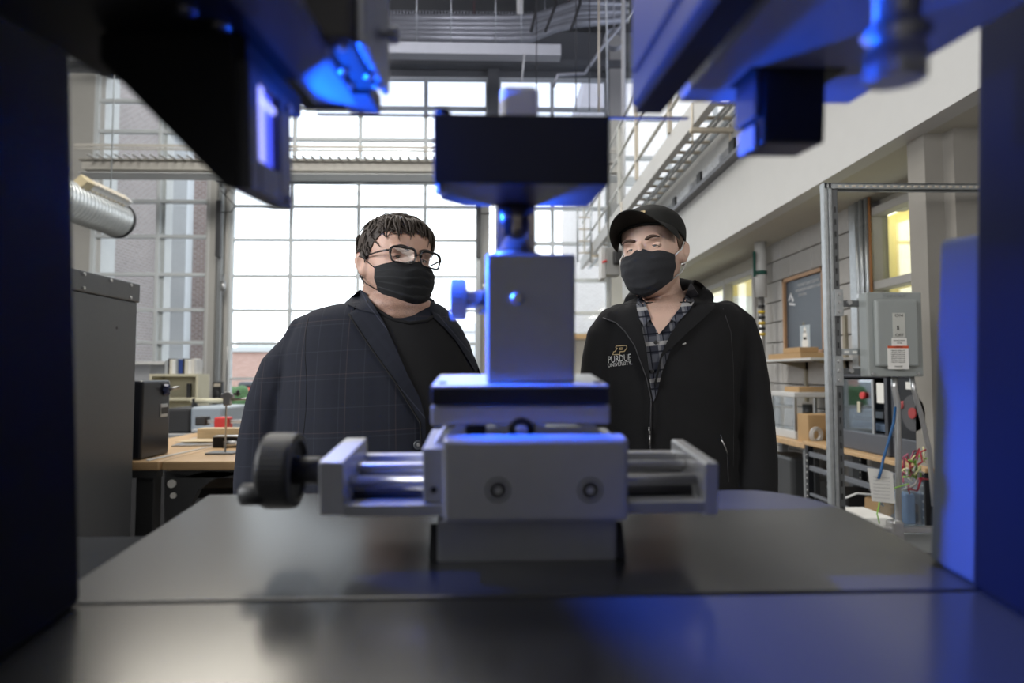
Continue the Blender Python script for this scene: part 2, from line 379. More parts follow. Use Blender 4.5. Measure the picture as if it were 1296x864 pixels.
# door tracks and springs
for px in (283, 606):
    t = root('door_track', ('vertical steel track at the left' if px < 400 else 'vertical steel track at the right')+' side of the glazed overhead door', 'track', (wx(px), WY-.3, 0))
    g = G(); g.box(wx(px)-.04, wx(px)+.04, WY-.34, WY-.26, 0, wz(238)); part('channel', g, galv, t)
    g = G(); g.box(wx(px)-.05, wx(px)+.05, WY-.44, WY-.34, wz(330), wz(262)); part('cover', g, dkmetal, t)
    g = G(); g.cyl((wx(px)+.12, WY-.4, wz(372)), (wx(px)+.12, WY-.4, wz(360)), .05, n=12); g.cyl((wx(px)+.12, WY-.4, wz(380)), (wx(px)+.12, WY-.4, wz(352)), .02, n=8); part('roller', g, steel, t)
    g = G(); g.tube([(wx(px)+.05, WY-.45, wz(250)), (wx(px)+.25, WY-.5, wz(262)), (wx(px)+.38, WY-.5, wz(270)), (wx(px)+.30, WY-.5, wz(277)), (wx(px)+.05, WY-.45, wz(277))], .012, 6); part('cable', g, rubber, t)
# long beam and its cable tray before the glazing
BY = 12.4
bm_ = root('crane_beam', 'long beige box beam running across in front of the tall windows', 'beam', at(320, 220, BY))
g = G(); g.rbox(104, 790, 204, 218, BY, BY+.35); part('web', g, beige, bm_)
g = G(); g.rbox(98, 790, 218, 221.5, BY-.06, BY+.41); part('flange', g, white, bm_)
g = G(); g.rbox(98, 790, 201.5, 204, BY-.06, BY+.41); part('flange', g, beige, bm_)
tr = root('cable_tray', 'pale ventilated cable tray lying along the top of the beige beam', 'cable tray', at(320, 196, BY-.3))
g = G(); g.rbox(94, 790, 181.5, 190, BY-.35, BY-.33); part('side_rail', g, beige, tr)
g = G(); g.rbox(94, 790, 189, 191.5, BY+.15, BY+.17); part('side_rail', g, beige, tr)
a = at(94, 195, BY-.34)
for i in range(60):
    x = a.x+.22+i*.17
    g = G(); g.box(x, x+.05, BY-.34, BY+.16, a.z, a.z+.012); part('rung', g, white, tr)
    if x > .3: break
bun = mat('cable_grey', (.07, .08, .09), .6)
cb = single('cable_bundle', G().tube([at(275, 227.5, WY-.5), at(340, 229, WY-.5), at(430, 230, WY-.5), at(452, 228.5, WY-.5), at(470, 230, WY-.5), at(548, 229, WY-.5), at(600, 229, WY-.5)], .05, 8), bun, 'dark cable bundle stretched along the head of the glazed door', 'cable')
g = G(); g.rbox(90, 280, 52, 62, 12.6, 12.8); single('ceiling_beam', g, white, 'short white beam end up at the left near the ceiling', 'beam')
# ---- ceiling services
CB = 11.0
fx = root('fluorescent_fixture', 'long white linear light fixture, unlit, hung below the dark ceiling', 'light fixture', at(585, 66, CB))
a, b = at(462, 52, CB), at(710, 56, CB)
g = G(); g.prism([(a.x, CB, a.z), (b.x, CB, b.z), (b.x, CB, b.z-.2), (a.x, CB, a.z-.2)], (0, .25, 0)); part('housing', g, mat('fixture_white', (.5, .51, .53), .5), fx)
for px in (526, 570, 627, 660):
    p = at(px, 53, CB); g = G(); g.cyl((p.x, CB+.1, p.z), (p.x, CB+.1, 9.0), .012, n=6); part('hanger', g, galv, fx)
p = at(664, 68, CB); q = at(660, 104, CB); g = G(); g.cyl(p, q, .018, n=6); part('drop_rod', g, white, fx)
condm = mat('conduit_grey', (.33, .34, .37), .4, .5)
for i, (y0, y1) in enumerate(((24, 24), (30, 31), (36, 37), (41, 43), (47, 50))):
    pts = [at(455, y0, 11.6), at(640, y1, 11.6), at(672, y1-1, 11.6), at(700, y1-9-i, 11.6), at(730, y1-20, 11.6), at(795, y1-18-i*2, 11.6)]
    g = G(); g.tube(pts, .055 if i % 2 else .075, 8)
    single('ceiling_conduit', g, red if i == 4 and 0 else condm, ['topmost', 'second', 'third', 'fourth', 'lowest'][i]+' of the grey conduits running under the dark ceiling', 'conduit', group='ceiling conduits')
g = G(); g.tube([at(455, 28, 11.8), at(780, 29, 11.8)], .04, 6); [g.cyl(at(q_, 28, 11.8), (at(q_, 28, 11.8).x, 11.8, 9.0), .01, n=6) for q_ in (480, 600, 720)]; single('sprinkler_pipe', g, mat('maroon_pipe', (.12, .03, .035), .5), 'thin dark red sprinkler pipe among the grey ceiling conduits', 'pipe')
g = G()
for i in range(60):
    x = at(455+i*4, 20, 12).x; z = at(500, 20, 12).z; g.box(x, x+.03, 11.9, 12.3, z-.05, z+.05)
[g.cyl((at(q_, 20, 12).x, 12.1, z), (at(q_, 20, 12).x, 12.1, 9.0), .01, n=6) for q_ in (470, 560, 690)]
single('wire_basket', g, condm, 'ribbed wire basket tray just under the dark ceiling', 'cable tray')
g = G(); g.rbox(470, 655, -8, 15, 12.0, 12.9); single('ceiling_duct', g, dkmetal, 'dark rectangular air duct at the top of the far ceiling', 'duct')
g = G(); g.rbox(654, 662, -10, 28, 11.7, 11.72); single('hanging_sheet', g, paper, 'small white sheet hanging beside the dark duct', 'sheet')
for i, (x0, x1) in enumerate(((682, 672), (706, 690), (736, 722))):
    g = G(); g.tube([at(x0, -20, 11.3), at(x0-2, 5, 11.3), at((x0+x1)/2, 20, 11.3), at(x1, 40, 11.3)], .03, 6); single('hanging_cable', g, rubber, ['left', 'middle', 'right'][i]+' of three black cables looping from the ceiling above the conduits', 'cable', group='looping ceiling cables')
g = G(); g.tube([at(822, -10, 10.5), at(790, 28, 10.5), at(762, 60, 10.5), at(740, 93, 10.5), at(706, 95, 10.5), at(700, 110, 10.5)], .028, 8); single('bent_conduit', g, condm, 'pale conduit bending down to the window head', 'conduit')
for i, px in enumerate((758, 789)):
    g = G(); g.cyl(at(px, -20, 10), at(px, 142 if i == 0 else 320, 10), .02 if i == 0 else .035, n=8); single('drop_conduit', g, tan if i == 0 else white, ['thin tan rod dropping from the ceiling', 'pale vertical conduit beside the upper guard rail'][i], 'conduit')
for i, px in enumerate((679, 729, 746)):
    g = G(); g.cyl(at(px, -20, 9.5), at(px, 140, 9.5), .008, n=6); single('hanging_wire', g, rubber, ['left', 'middle', 'right'][i]+' of the thin wires hanging before the far windows', 'wire', group='thin hanging wires')
g = G()
for k in range(3): g.tube(arc((at(778, 48, 11).x, 11+k*.06, at(778, 48, 11).z), .17, 0, 2*PI, 20), .02, 6)
q_ = at(778, 48, 11); g.cyl((q_.x, 11.05, q_.z+.15), (q_.x, 11.05, 9.0), .012, n=6)
single('coiled_cable', g, condm, 'coil of grey cable hung near the ceiling corner', 'cable')
# caged ladder and disconnect box near the walkway
lad = root('wall_ladder', 'thin steel caged ladder going up in front of the far window', 'ladder', at(740, 330, 12))
for px in (731, 748):
    g = G(); g.cyl(at(px, 332, 12), at(px, 235, 12), .02, n=8); part('rail', g, galv, lad)
for py in range(245, 330, 15):
    g = G(); g.cyl(at(731, py, 12), at(748, py, 12), .014, n=6); part('rung', g, tan, lad)
ds = root('disconnect_switch', 'grey switch box with red lever hung behind the man in the cap', 'switch box', at(775, 350, 7.0))
g = G(); g.rbox(767, 785, 313, 348, 7.0, 7.2, .01); part('body', g, mat('box_grey', (.30, .30, .29), .5), ds)
g = G(); g.rbox(761, 767, 312, 352, 7.0, 7.2, .005); part('side_cover', g, white, ds)
g = G(); g.cyl(at(768, 330, 6.95), at(762, 332, 6.95), .014, n=8); part('lever', g, red, ds)
g = G(); g.rbox(777, 788, 316, 334, 6.9, 7.0, .02); part('plug', g, blkp, ds)
g = G(); q_ = at(770, 313, 7.1); g.cyl(q_, (q_.x, q_.y, 9.0), .012, n=6); part('conduit', g, galv, ds)
# ---- exterior
gl = mat('lawn', (.10, .14, .07), .9, var=.3, vscale=1)
g = G(); g.box(-60, 60, 14.4, 140, -.4, -.3); single('ground', g, mat('asphalt', (.22, .22, .22), .9), kind='structure')
bk = brickmat('brick_side', (.27, .22, .21), (.33, .27, .26), (.42, .40, .385), 'yz')
bk2 = brickmat('brick_front', (.25, .165, .155), (.33, .23, .215), (.50, .46, .43), 'xz')
bk3 = brickmat('brick_far', (.42, .24, .19), (.50, .30, .24), (.6, .5, .45), 'xz', .4, .15)
XB = -9.55
b1 = root('brick_building', 'tall brick wing with a white pier outside the left window', 'building', (XB, 17, -.3))
g = G(); g.box(XB-3, XB, 14.8, 18.2, -.3, 14); part('brick_wall', g, bk, b1)
a, b = at(211, 300, 18.2), at(240, 300, 18.2)
g = G(); g.box(a.x, b.x, 18.0, 18.5, -.3, 14); part('white_pier', g, mat('pale_panel', (.66, .68, .70), .7), b1)
for z in range(0, 14, 1):
    g = G(); g.box(a.x+.01, b.x-.01, 17.992, 18.0, z+.0, z+.012); part('joint', g, framealu, b1)
c = at(262, 300, 18.4)
g = G(); g.box(b.x, c.x, 18.4, 20, -.3, 14); part('brick_wall', g, bk2, b1)
b2 = root('brick_building', 'low red brick building far beyond the glazed door at left', 'building', at(340, 500, 60))
g = G(); g.rbox(230, 352, 444, 520, 60, 70); part('brick_wall', g, bk3, b2)
g = G(); g.rbox(230, 352, 439, 445, 59.7, 70); part('parapet', g, white, b2)
g = G(); g.rbox(300, 345, 432, 440, 62, 66); part('roof_unit', g, framealu, b2)
b3 = root('office_building', 'pale stepped building far beyond the glazed door at right', 'building', at(600, 470, 70))
for r4 in ((560, 606, 420, 500), (575, 606, 408, 421), (560, 575, 414, 421), (540, 562, 428, 500)):
    g = G(); g.rbox(*r4, 70, 80); part('block', g, mat('pale_concrete', (.60, .60, .62), .8), b3)
b4 = root('gabled_building', 'pale brick building with sloping gable outside the right windows', 'building', at(760, 480, 24))
pa = [at(731, 527, 24), at(980, 527, 24), at(980, 60, 24), at(748, 60, 24), at(733, 142, 24), at(731, 240, 24)]
g = G(); g.prism(pa, (0, 6, 0)); part('brick_wall', g, brickmat('brick_pale', (.50, .45, .43), (.56, .51, .49), (.68, .66, .64), 'xz'), b4)
g = G(); g.rbox(745, 772, 212, 219, 23.9, 24.05); part('band_course', g, white, b4)
sh = root('shrub', 'green shrub on the ground outside the glazed door', 'shrub', at(303, 520, 30))
g = G()
for i in range(14): p = at(296+random.uniform(-9, 14), 500+random.uniform(-6, 12), 30); g.ell(p, (.35, .3, .3), n=10)
part('foliage', g, mat('leaf', (.07, .14, .05), .8, var=.5, vscale=12), sh)
cr_ = root('parked_car', 'red car parked outside beyond the glazed door', 'car', at(312, 504, 40))
g = G(); g.rbox(292, 332, 490, 502, 40, 41.6, .2); part('body', g, red, cr_); g = G(); g.rbox(300, 322, 483, 491, 40.1, 41.5, .2); part('cabin', g, dkmetal, cr_)
for px in (300, 324):
    p = at(px, 500, 40); g = G(); g.cyl((p.x, 39.95, .0), (p.x, 41.6, .0), .32); part('wheel', g, blkp, cr_)
# ================================================================== LEFT SIDE OF THE ROOM
dl = mat('duct_metal', (.48, .50, .50), .35, .7, var=.15, vscale=15)
sd = root('spiral_duct', 'shiny spiral air duct with dark end ring high at left', 'air duct', (-5.72, 9.5, 3.55))
dx, dz = -482/800*9.5, 3.59
prof = []
for i in range(40): prof += [(i*.075, .25), (i*.075+.06, .25), (i*.075+.065, .262), (i*.075+.07, .262)]
g = G(); g.lathe((dx, 9.5, dz), (0, -1, .0), prof, n=32); part('tube', g, dl, sd)
g = G(); g.tube([(dx+.255*math.cos(t), 9.5, dz+.255*math.sin(t)) for t in [k*2*PI/32 for k in range(32)]], .018, 8, close=True); part('end_ring', g, blkp, sd)
rt = Matrix.Rotation(-.75, 3, 'Y')
g = G(); g.box(-.10, .10, -.45, .45, -.05, .05, .01); g.xf(Matrix.Translation((dx+.17, 8.95, dz+.21)) @ rt.to_4x4()); rgp = part('register', g, white, sd)
for k in range(8):
    g = G(); g.box(-.02, .015, -.42+k*.1, -.36+k*.1, -.07, -.04); g.box(.06, .11, -.42+k*.1, -.35+k*.1, -.05, .045); g.xf(Matrix.Translation((dx+.17, 8.95, dz+.21)) @ rt.to_4x4()); part('louver', g, tan, rgp)
g = G(); g.box(-.11, .11, -.62, -.45, -.07, .07, .01); g.xf(Matrix.Translation((dx+.17, 8.95, dz+.21)) @ rt.to_4x4()); part('end_box', g, mat('duct_tan', (.38, .32, .20), .6), sd)
g = G(); g.cyl((dx, 9.3, dz+.25), (dx, 9.3, 9), .01, n=6); part('hanger_wire', g, galv, sd)
# grey cabinet
gc = root('grey_cabinet', 'tall dark grey steel cabinet at the left beside the machine frame', 'cabinet', (-2.05, 2.4, 0))
cabm = mat('cabinet_grey', (.105, .11, .118), .42, .1, var=.06, vscale=60)
XC = -1.71
zt = onx(176, 359.4, XC).z; YC = onx(176, 359.4, XC).y
g = G(); g.box(-2.5, XC-.004, 1.95, YC, .02, zt-.09, .006); part('body', g, cabm, gc)
g = G(); g.box(-2.51, XC, 1.94, YC+.015, zt-.088, zt, .006); part('top_cap', g, cabm, gc)
g = G()
for yy in (2.25, 2.45, 2.62, 2.8, 2.95): g.cyl((XC-.004, yy, zt-.015), (XC+.006, yy, zt-.015), .007, n=10); g.cyl((XC-.004, yy, zt-.072), (XC+.006, yy, zt-.072), .007, n=10) if yy in (2.25, 2.62, 2.95) else None
part('screws', g, steel, gc)
g = G(); g.cyl((XC-.01, 2.86, zt-.22), (XC-.0035, 2.86, zt-.22), .007, n=10); part('hole_plug', g, blkp, gc)
for yy in (2.0, 2.9):
    g = G(); g.box(XC-.08, XC-.02, yy, yy+.06, 0, .03); part('foot', g, blkp, gc)
# benches
def bench(label, xl, xr, legs):
    a, b = at(xl, 582, 3.1), at(xr, 582, 3.1)
    r = root('workbench', label, 'workbench', ((a.x+b.x)/2, 3.9, 0), group=None)
    g = G(); g.box(a.x, b.x-.006, 3.1, 4.8, .832, .876, .008); part('worktop', g, wood, r)
    [part('apron', G().box(a.x+.03, b.x-.04, q_, q_+.06, .79, .83), dkmetal, r) for q_ in (3.14, 4.7)]
    for lp in legs:
        p = at(lp, 600, 3.2)
        for yy in (3.2, 4.6):
            g = G(); g.box(p.x-.03, p.x+.06, yy, yy+.07, .02, .80, .004); g.box(p.x-.05, p.x+.08, yy-.03, yy+.1, 0, .02); part('leg', g, dkmetal, r)
    return r, a.x, b.x
B1, b1l, b1r = bench('maple topped workbench at far left carrying the black box', 60, 203.5, (90, 180))
B2, b2l, b2r = bench('maple topped workbench behind the man in the plaid blazer', 204.5, 500, (440,))
g = G()
pts = [at(p[0], p[1], 3.14) for p in ((208, 596), (320, 596), (300, 600), (268, 607), (250, 620), (240, 640), (236, 700), (208, 700))]
g.prism(pts, (0, .05, 0)); part('gusset_leg', g, dkmetal, B2)
g = G(); p = at(217, 612, 3.13); g.cyl((p.x, 3.128, p.z), (p.x, 3.14, p.z), .02, n=16); p = at(219, 627, 3.13); g.cyl((p.x, 3.128, p.z), (p.x, 3.14, p.z), .014, n=16); part('knockout', g, paper, B2)
g = G(); g.box(b1l+.1, b1r-.1, 3.4, 4.4, .35, .37); g.box(b1l+.1, b1r-.1, 3.38, 3.40, .33, .40); part('lower_shelf', g, dkmetal, B1)
g = G()
for k in range(4): g.box(b1l+.5+k*.02, b1r+.15+k*.03, 3.5+.05*k, 4.2+.03*k, .37+.022*k, .39+.022*k)
single('paper_stack', g, paper, 'untidy white stack on the lower shelf of the far left workbench', 'papers')
g = G(); g.tube([(b1l+.5, 3.45, .50), (b1r, 3.5, .58), (b1r+.3, 3.6, .66)], .02, 8); g.box(b1l+.4, b1r+.2, 3.6, 4.3, .60, .66, .01); single('black_tray', g, blkp, 'black tray under the far left workbench top', 'tray')
# black instrument on bench
XI = -1.745
pi_ = root('black_instrument', 'tall black metal box with recessed pull and star knob on the left workbench', 'equipment box', (-1.9, 3.3, .876))
navy = mat('black_gloss_metal', (.012, .014, .022), .28, .1, spec=.6)
g = G(); g.box(-2.15, XI, 3.135, 3.40, .876, 1.262, .012); part('body', g, navy, pi_)
def oni(px, py): p = onx(px, py, XI); return p
p = oni(207, 519); g = G(); g.box(XI-.002, XI+.004, p.y-.035, p.y+.035, p.z-.034, p.z+.034, .003); bz = part('pull_frame', g, steel, pi_)
g = G(); g.box(XI+.0035, XI+.005, p.y-.028, p.y+.035, p.z-.018, p.z+.016); part('pull_recess', g, blkp, bz)
p = oni(209, 493); g = G()
for k in range(6): g.cyl(p, p+Vector((.012, .028*math.cos(k*PI/3), .028*math.sin(k*PI/3))), .010, n=8)
g.cyl(p, p+Vector((.02, 0, 0)), .016); part('star_knob', g, mat('dark_blue_plastic', (.01, .02, .08), .4), pi_)
g = G(); g.cyl(p+Vector((.015, .005, .002)), p+Vector((.06, .03, .012)), .008); part('valve_stem', g, steel, pi_)
g = G(); g.box(-2.12, -2.0, 3.13, 3.137, 1.18, 1.184); part('front_slot', g, steel, pi_)
# ruler strip, papers, blocks on bench
def on_bench(px, py, z=.876): 
    d = ray(px, py); return CAM + d*((z-CAM.z)/d.z)
a, b = on_bench(188, 583.5), on_bench(278, 563)
st = single('white_strip', G().prism([a, b, b+Vector((.0, .05, 0)), a+Vector((-.03, .03, 0))], (0, 0, .004)), white, 'long white strip lying across the joint of the two left workbenches', 'strip')
a = on_bench(222, 562); g = G()
g.box(a.x, a.x+.32, 3.72, 4.2, .876, .884, rot=Matrix.Rotation(.2, 3, 'Z')); single('metal_sheet', g, steel, 'thin metal sheet under the papers on the workbench', 'sheet')
g = G(); g.box(a.x+.02, a.x+.26, 3.85, 4.3, .886, .889, rot=Matrix.Rotation(-.2, 3, 'Z')); g.box(a.x+.03, a.x+.25, 3.83, 4.28, .890, .893, rot=Matrix.Rotation(.1, 3, 'Z')); single('paper_sheets', g, mat('manila', (.62, .5, .33), .8), 'manila paper sheets right of the black box', 'papers')
a, b = at(249, 557, 4.0), at(318, 541, 4.0); g = G(); g.box(a.x, b.x, 4.0, 4.09, .876, .955, .004); single('wood_block', g, mat('pale_wood', (.62, .48, .30), .6, var=.25, vscale=6, stretch=(1, 8, 8)), 'pale wood block lying on the workbench behind the metal extrusion', 'block')
a = at(269, 565, 3.66); ex = root('aluminium_extrusion', 'black and silver slotted extrusion lying on the workbench left of the blazer', 'extrusion', (a.x+.3, 3.7, .876))
g = G(); g.box(a.x, a.x+.8, 3.66, 3.72, .876, .936, .004); part('bar', g, blk, ex)
for k in range(2):
    g = G(); g.box(a.x-.003, a.x+.0, 3.665+.0, 3.715, .884+.03*k, .898+.03*k); g.cyl((a.x-.004, 3.675+.03*k, .905), (a.x+.0, 3.675+.03*k, .905), .008, n=10); part('end_slot', g, steel, ex)
g = G(); g.box(a.x, a.x+.8, 3.655, 3.725, .936, .942, .002); part('silver_edge', g, steel, ex)
a = on_bench(283, 567); g = G(); g.cyl((a.x, a.y, .897), (a.x+.12, a.y+.08, .897), .02); single('metal_rod', g, steel, 'short metal cylinder on the workbench in front of the extrusion', 'rod')
# red clamp
a = at(262, 541, 4.6); rc = root('bar_clamp', 'red and silver bar clamp at the back of the right workbench', 'clamp', (a.x+.25, 4.62, .876))
g = G(); g.box(a.x, a.x+.75, 4.6, 4.63, .94, .965); part('bar', g, steel, rc)
g = G(); g.box(a.x-.08, a.x+.0, 4.58, 4.66, .925, .99, .01); part('tail_block', g, blkp, rc)
g = G(); g.box(a.x+.06, a.x+.16, 4.57, 4.66, .90, .985, .01); g.box(a.x+.09, a.x+.15, 4.57, 4.66, .876, .91, .01); part('jaw', g, red, rc)
g = G(); g.box(a.x+.34, a.x+.5, 4.57, 4.66, .955, .99, .01); part('jaw', g, red, rc)
# retort stand
a = on_bench(285, 574); rs = root('retort_stand', 'thin steel retort stand with clamp on the workbench left of the blazer', 'stand', (a.x, a.y, .876))
g = G(); g.box(a.x-.085, a.x+.06, a.y-.05, a.y+.06, .876, .886, .003); part('base_plate', g, mat('grey_cast', (.16, .16, .16), .5), rs)
g = G(); g.cyl((a.x, a.y, .88), (a.x, a.y, 1.44), .0045, n=10); part('rod', g, steel, rs)
g = G(); g.box(a.x-.012, a.x+.026, a.y-.015, a.y+.012, 1.13, 1.20, .004); g.box(a.x-.025, a.x+.04, a.y-.015, a.y+.01, 1.165, 1.19, .004); part('clamp_block', g, steel, rs)
g = G(); g.cyl((a.x+.02, a.y, 1.16), (a.x+.16, a.y+.03, 1.165), .006, n=8); part('arm', g, steel, rs)
g = G(); g.ell((a.x+.055, a.y, 1.19), (.02, .014, .008)); g.ell((a.x+.06, a.y, 1.195), (.008, .014, .018)); part('knob', g, blkp, rs)
# plotter on a table behind
a, b = at(222, 548, 5.2), at(281, 548, 5.2)
zt_ = b.z; g = G(); g.box(a.x-.8, b.x+1.6, 5.1, 6.2, zt_-.04, zt_, .005); r = root('side_table', 'low table behind the workbenches carrying the grey plotter', 'table', (a.x, 5.6, 0)); part('table_top', g, mat('grey_laminate', (.3, .3, .3), .5), r)
for x in (a.x-.75, b.x+1.5):
    for y in (5.15, 6.1):
        g = G(); g.box(x, x+.05, y, y+.05, 0, zt_-.04); part('leg', g, dkmetal, r)
pl = root('plotter', 'grey blue plotter with black side and cream roller on top', 'printer', (b.x-.15, 5.4, zt_))
c = at(241, 520, 5.2); g = G(); g.box(c.x, b.x, 5.2, 5.7, zt_, zt_+.21, .02); part('body', g, mat('bluegrey', (.33, .38, .43), .45), pl)
g = G(); g.box(a.x-.1, c.x-.002, 5.2, 5.7, zt_, zt_+.20, .02); part('side_cover', g, blkp, pl)
g = G(); g.cyl((a.x, 5.45, zt_+.25), (b.x-.07, 5.45, zt_+.25), .022); part('roller', g, cream, pl)
g = G(); g.box(a.x+.02, a.x+.04, 5.42, 5.48, zt_+.19, zt_+.27); g.box(b.x-.09, b.x-.07, 5.42, 5.48, zt_+.19, zt_+.27); part('bracket', g, blkp, pl)
g = G(); g.box(c.x+.05, b.x-.03, 5.12, 5.2, zt_+.02, zt_+.035); part('output_tray', g, white, pl)
# bookshelf and books
a, b = at(188, 512, 8), at(251, 473, 8); bs = root('small_bookcase', 'small cream metal bookcase under the row of books', 'bookcase', ((a.x+b.x)/2, 8.15, 0))
for x in (a.x, b.x-.03):
    g = G(); g.box(x, x+.03, 8, 8.3, 0, b.z); part('side_panel', g, cream, bs)
for z in (b.z-.03, b.z-.33, b.z-.66, b.z-1.0):
    g = G(); g.box(a.x+.03, b.x-.03, 8, 8.3, z, z+.03); part('shelf', g, cream, bs)
g = G(); g.box(a.x, b.x, 8.3, 8.31, 0, b.z); part('back_panel', g, cream, bs)
g = G(); g.box(b.x-.17, b.x-.12, 8.05, 8.1, b.z-.30, b.z-.12, .01); single('small_bottle', g, blkp, 'small dark bottle on the middle shelf of the cream bookcase', 'bottle')
x = at(207, 470, 8).x; names = [('grey', (.35,.37,.38)), ('black', (.03,.03,.04)), ('cream', (.6,.57,.48)), ('white', (.7,.7,.68)), ('grey striped', (.3,.32,.33)), ('navy', (.03,.06,.18)), ('dark blue', (.02,.05,.22)), ('black spined', (.02,.02,.03)), ('ivory', (.6,.58,.5)), ('white wide', (.7,.69,.66)), ('pale', (.62,.6,.55)), ('light grey', (.5,.5,.5))]
for i, (nm, c) in enumerate(names):
    wd = (.035, .022, .03, .045, .03, .02, .035, .028, .04, .045, .035, .03)[i]; h = .17+.012*((i*5) % 3)
    g = G(); g.box(x, x+wd-.003, 8.03, 8.2, b.z, b.z+h, .003)
    single('book', g, mat('book_'+str(i), c, .6), nm+' book standing on the cream bookcase, number %s from the left of the row' % ['one','two','three','four','five','six','seven','eight','nine','ten','eleven','twelve'][i], 'book', group='books on the cream bookcase'); x += wd
a, b = at(158, 490, 8.1), at(205, 457, 8.1); ct = root('grey_counter', 'grey cupboard with white overhanging top left of the small bookcase', 'cupboard', (a.x, 8.3, 0))
g = G(); g.box(a.x-1, b.x-.15, 8.1, 8.7, 0, b.z-.04); part('body', g, mat('grey_laminate2', (.33, .34, .36), .5), ct); g = G(); g.box(a.x-1, b.x+.05, 8.05, 8.75, b.z-.04, b.z); part('top', g, white, ct)
a, b = at(272, 517, WY-.3), at(285, 483, WY-.3); a.z, b.z = a.z, b.z; dc = root('door_control', 'black control box fixed to the column left of the glazed door', 'control box', (a.x, WY-.3, a.z))
g = G(); g.box(a.x, b.x, WY-.46, WY-.345, a.z, b.z, .02); part('body', g, blkp, dc); g = G(); g.box(a.x+.04, b.x-.03, WY-.47, WY-.46, b.z-.10, b.z-.03); part('label_plate', g, tan, dc)
g = G(); g.ell(((a.x+b.x)/2, WY-.47, (a.z+b.z)/2), (.06, .03, .12)); part('handle', g, blkp, dc)
for k_, (x0, x1) in enumerate(((-3.0, -1.75), (-1.62, -1.15))):
    g = G(); g.box(x0, x1, 4.43, 4.57, 0, .74, .02); single('storage_crate', g, [blkp, dkmetal][k_], ['wide black crate under the far left workbench', 'dark steel crate under the right workbench beside its gusset leg'][k_], 'crate')
# white panel and coil under the bench
a, b = at(262, 660, 4.85), at(310, 603, 4.85); g = G(); g.box(a.x, b.x, 4.85, 4.9, 0, b.z); single('white_board', g, paper, 'white board leaning under the workbench behind the blazer', 'board')
c = at(274, 618, 4.8); g = G(); g.tube([(c.x+.04*math.cos(t), 4.82+t*.002, c.z+.05*math.sin(t)) for t in [k*.4 for k in range(40)]]+[(c.x-.02, 4.84, c.z+.12), (c.x-.08, 4.84, c.z+.2)], .007, 6); single('coiled_lead', g, rubber, 'small black coiled lead hanging in front of the white board', 'cable')
g = G(); g.rbox(290, 345, 600, 640, 4.5, 4.7, .05); single('dark_bag', g, blkp, 'dark bag under the workbench beside the white board', 'bag')
# ================================================================== RIGHT SIDE OF THE ROOM
# windows in the block wall with the yellow lit room behind
def side_glaze(name, y0, y1, z0, z1, ymul, zmul):
    r = root(name, None, None, (XW+.05, (y0+y1)/2, z0), kind='structure'); ff = mat('window_frame_grey', (.34, .33, .31), .5)
    for y in [y0, y1-.06]+ymul:
        g = G(); g.box(XW-.01, XW+.10, y, y+.06, z0, z1, .005, 1); part('jamb', g, ff, r)
    for z in [z0, z1-.06]+zmul:
        g = G(); g.box(XW-.005, XW+.10, y0+.06, y1-.06, z, z+.06, .005, 1); part('rail', g, ff, r)
    g = G(); g.box(XW+.07, XW+.078, y0, y1, z0, z1); part('pane', g, glass('side_glass', (.93, .95, .88), .05), r)
side_glaze('window_5', 3.62, 4.56, 1.0, 2.50, [], [1.90]); side_glaze('window_6', 6.62, 8.75, 1.62, 2.42, [7.5], [])
g = G(); g.box(XW+.1, XW+.3, 3.3, 4.6, 2.50, 2.6); g.box(XW+.1, XW+.3, 6.6, 8.8, 2.42, 2.6); single('trim_9', g, sof, kind='structure')
yel = mat('yellow_paint', (.70, .60, .27), .8, var=.03)
g = G(); g.box(3.05, 7.3, 2.0, 10.5, 3.3, 3.4); single('trim_10', g, yel, kind='structure')
g = G(); g.box(4.9, 5.0, 2, 10.5, 0, 3.4); g.box(3.05, 7.3, 10.5, 10.6, 0, 1.6); g.box(3.05, 7.3, 10.5, 10.6, 2.6, 3.4)
g.box(3.05, 7.3, 1.95, 2.0, 0, 3.4); single('wall_side_room', g, yel, kind='structure')
for i, (x, y) in enumerate(((4.2, 4.9), (3.2, 5.6), (4.2, 6.9), (3.2, 7.6), (4.2, 8.9))):
    g = G(); g.box(x, x+.6, y, y+1.15, 3.24, 3.30); g2 = single('troffer_light', g, mat('troffer_glow', (.8, .8, .8), emit=(1, .97, .85), estr=7.0), 'glowing ceiling panel in the yellow side room, ' + ['nearest on the far side', 'near one by the window wall', 'middle on the far side', 'far one by the window wall', 'furthest away'][i], 'ceiling light', group='side room ceiling lights')
# column / fin
fin = mat('column_warm', (.25, .235, .21), .7)
g = G(); g.box(2.27, 2.37, 3.28, 3.42, 0, ZS); g.box(2.37, XW+.05, 3.20, 3.42, 0, ZS); single('trim_11', g, fin, kind='structure')
# conduits on the wall
for i, px in enumerate((1084, 1090, 1096)):
    p = onx(px, 260, XW-.03); g = G(); g.cyl((XW-.03, p.y, 1.35), (XW-.03, p.y, ZS), .016, n=10); single('wall_conduit', g, galv, ['furthest', 'middle', 'nearest'][i]+' of three vertical steel conduits on the block wall', 'conduit', group='wall conduits')
p = onx(1100, 260, XW-.02); g = G(); g.cyl((XW-.02, p.y, 1.6), (XW-.02, p.y, ZS), .010, n=10); single('orange_conduit', g, mat('rust', (.28, .12, .04), .6), 'thin rust coloured pipe beside the steel conduits', 'pipe')
g = G(); g.box(XW-.03, XW, 4.58, 4.75, 1.0, ZS); single('wall_channel', g, galv, 'wide pale steel channel between the conduits and the side window', 'channel')
g = G(); g.cyl((XW-.06, 4.6, 1.87), (XW-.03, 4.6, 1.87), .018); single('door_bell', g, steel, 'small round metal fitting on the channel by the side window', 'fitting')
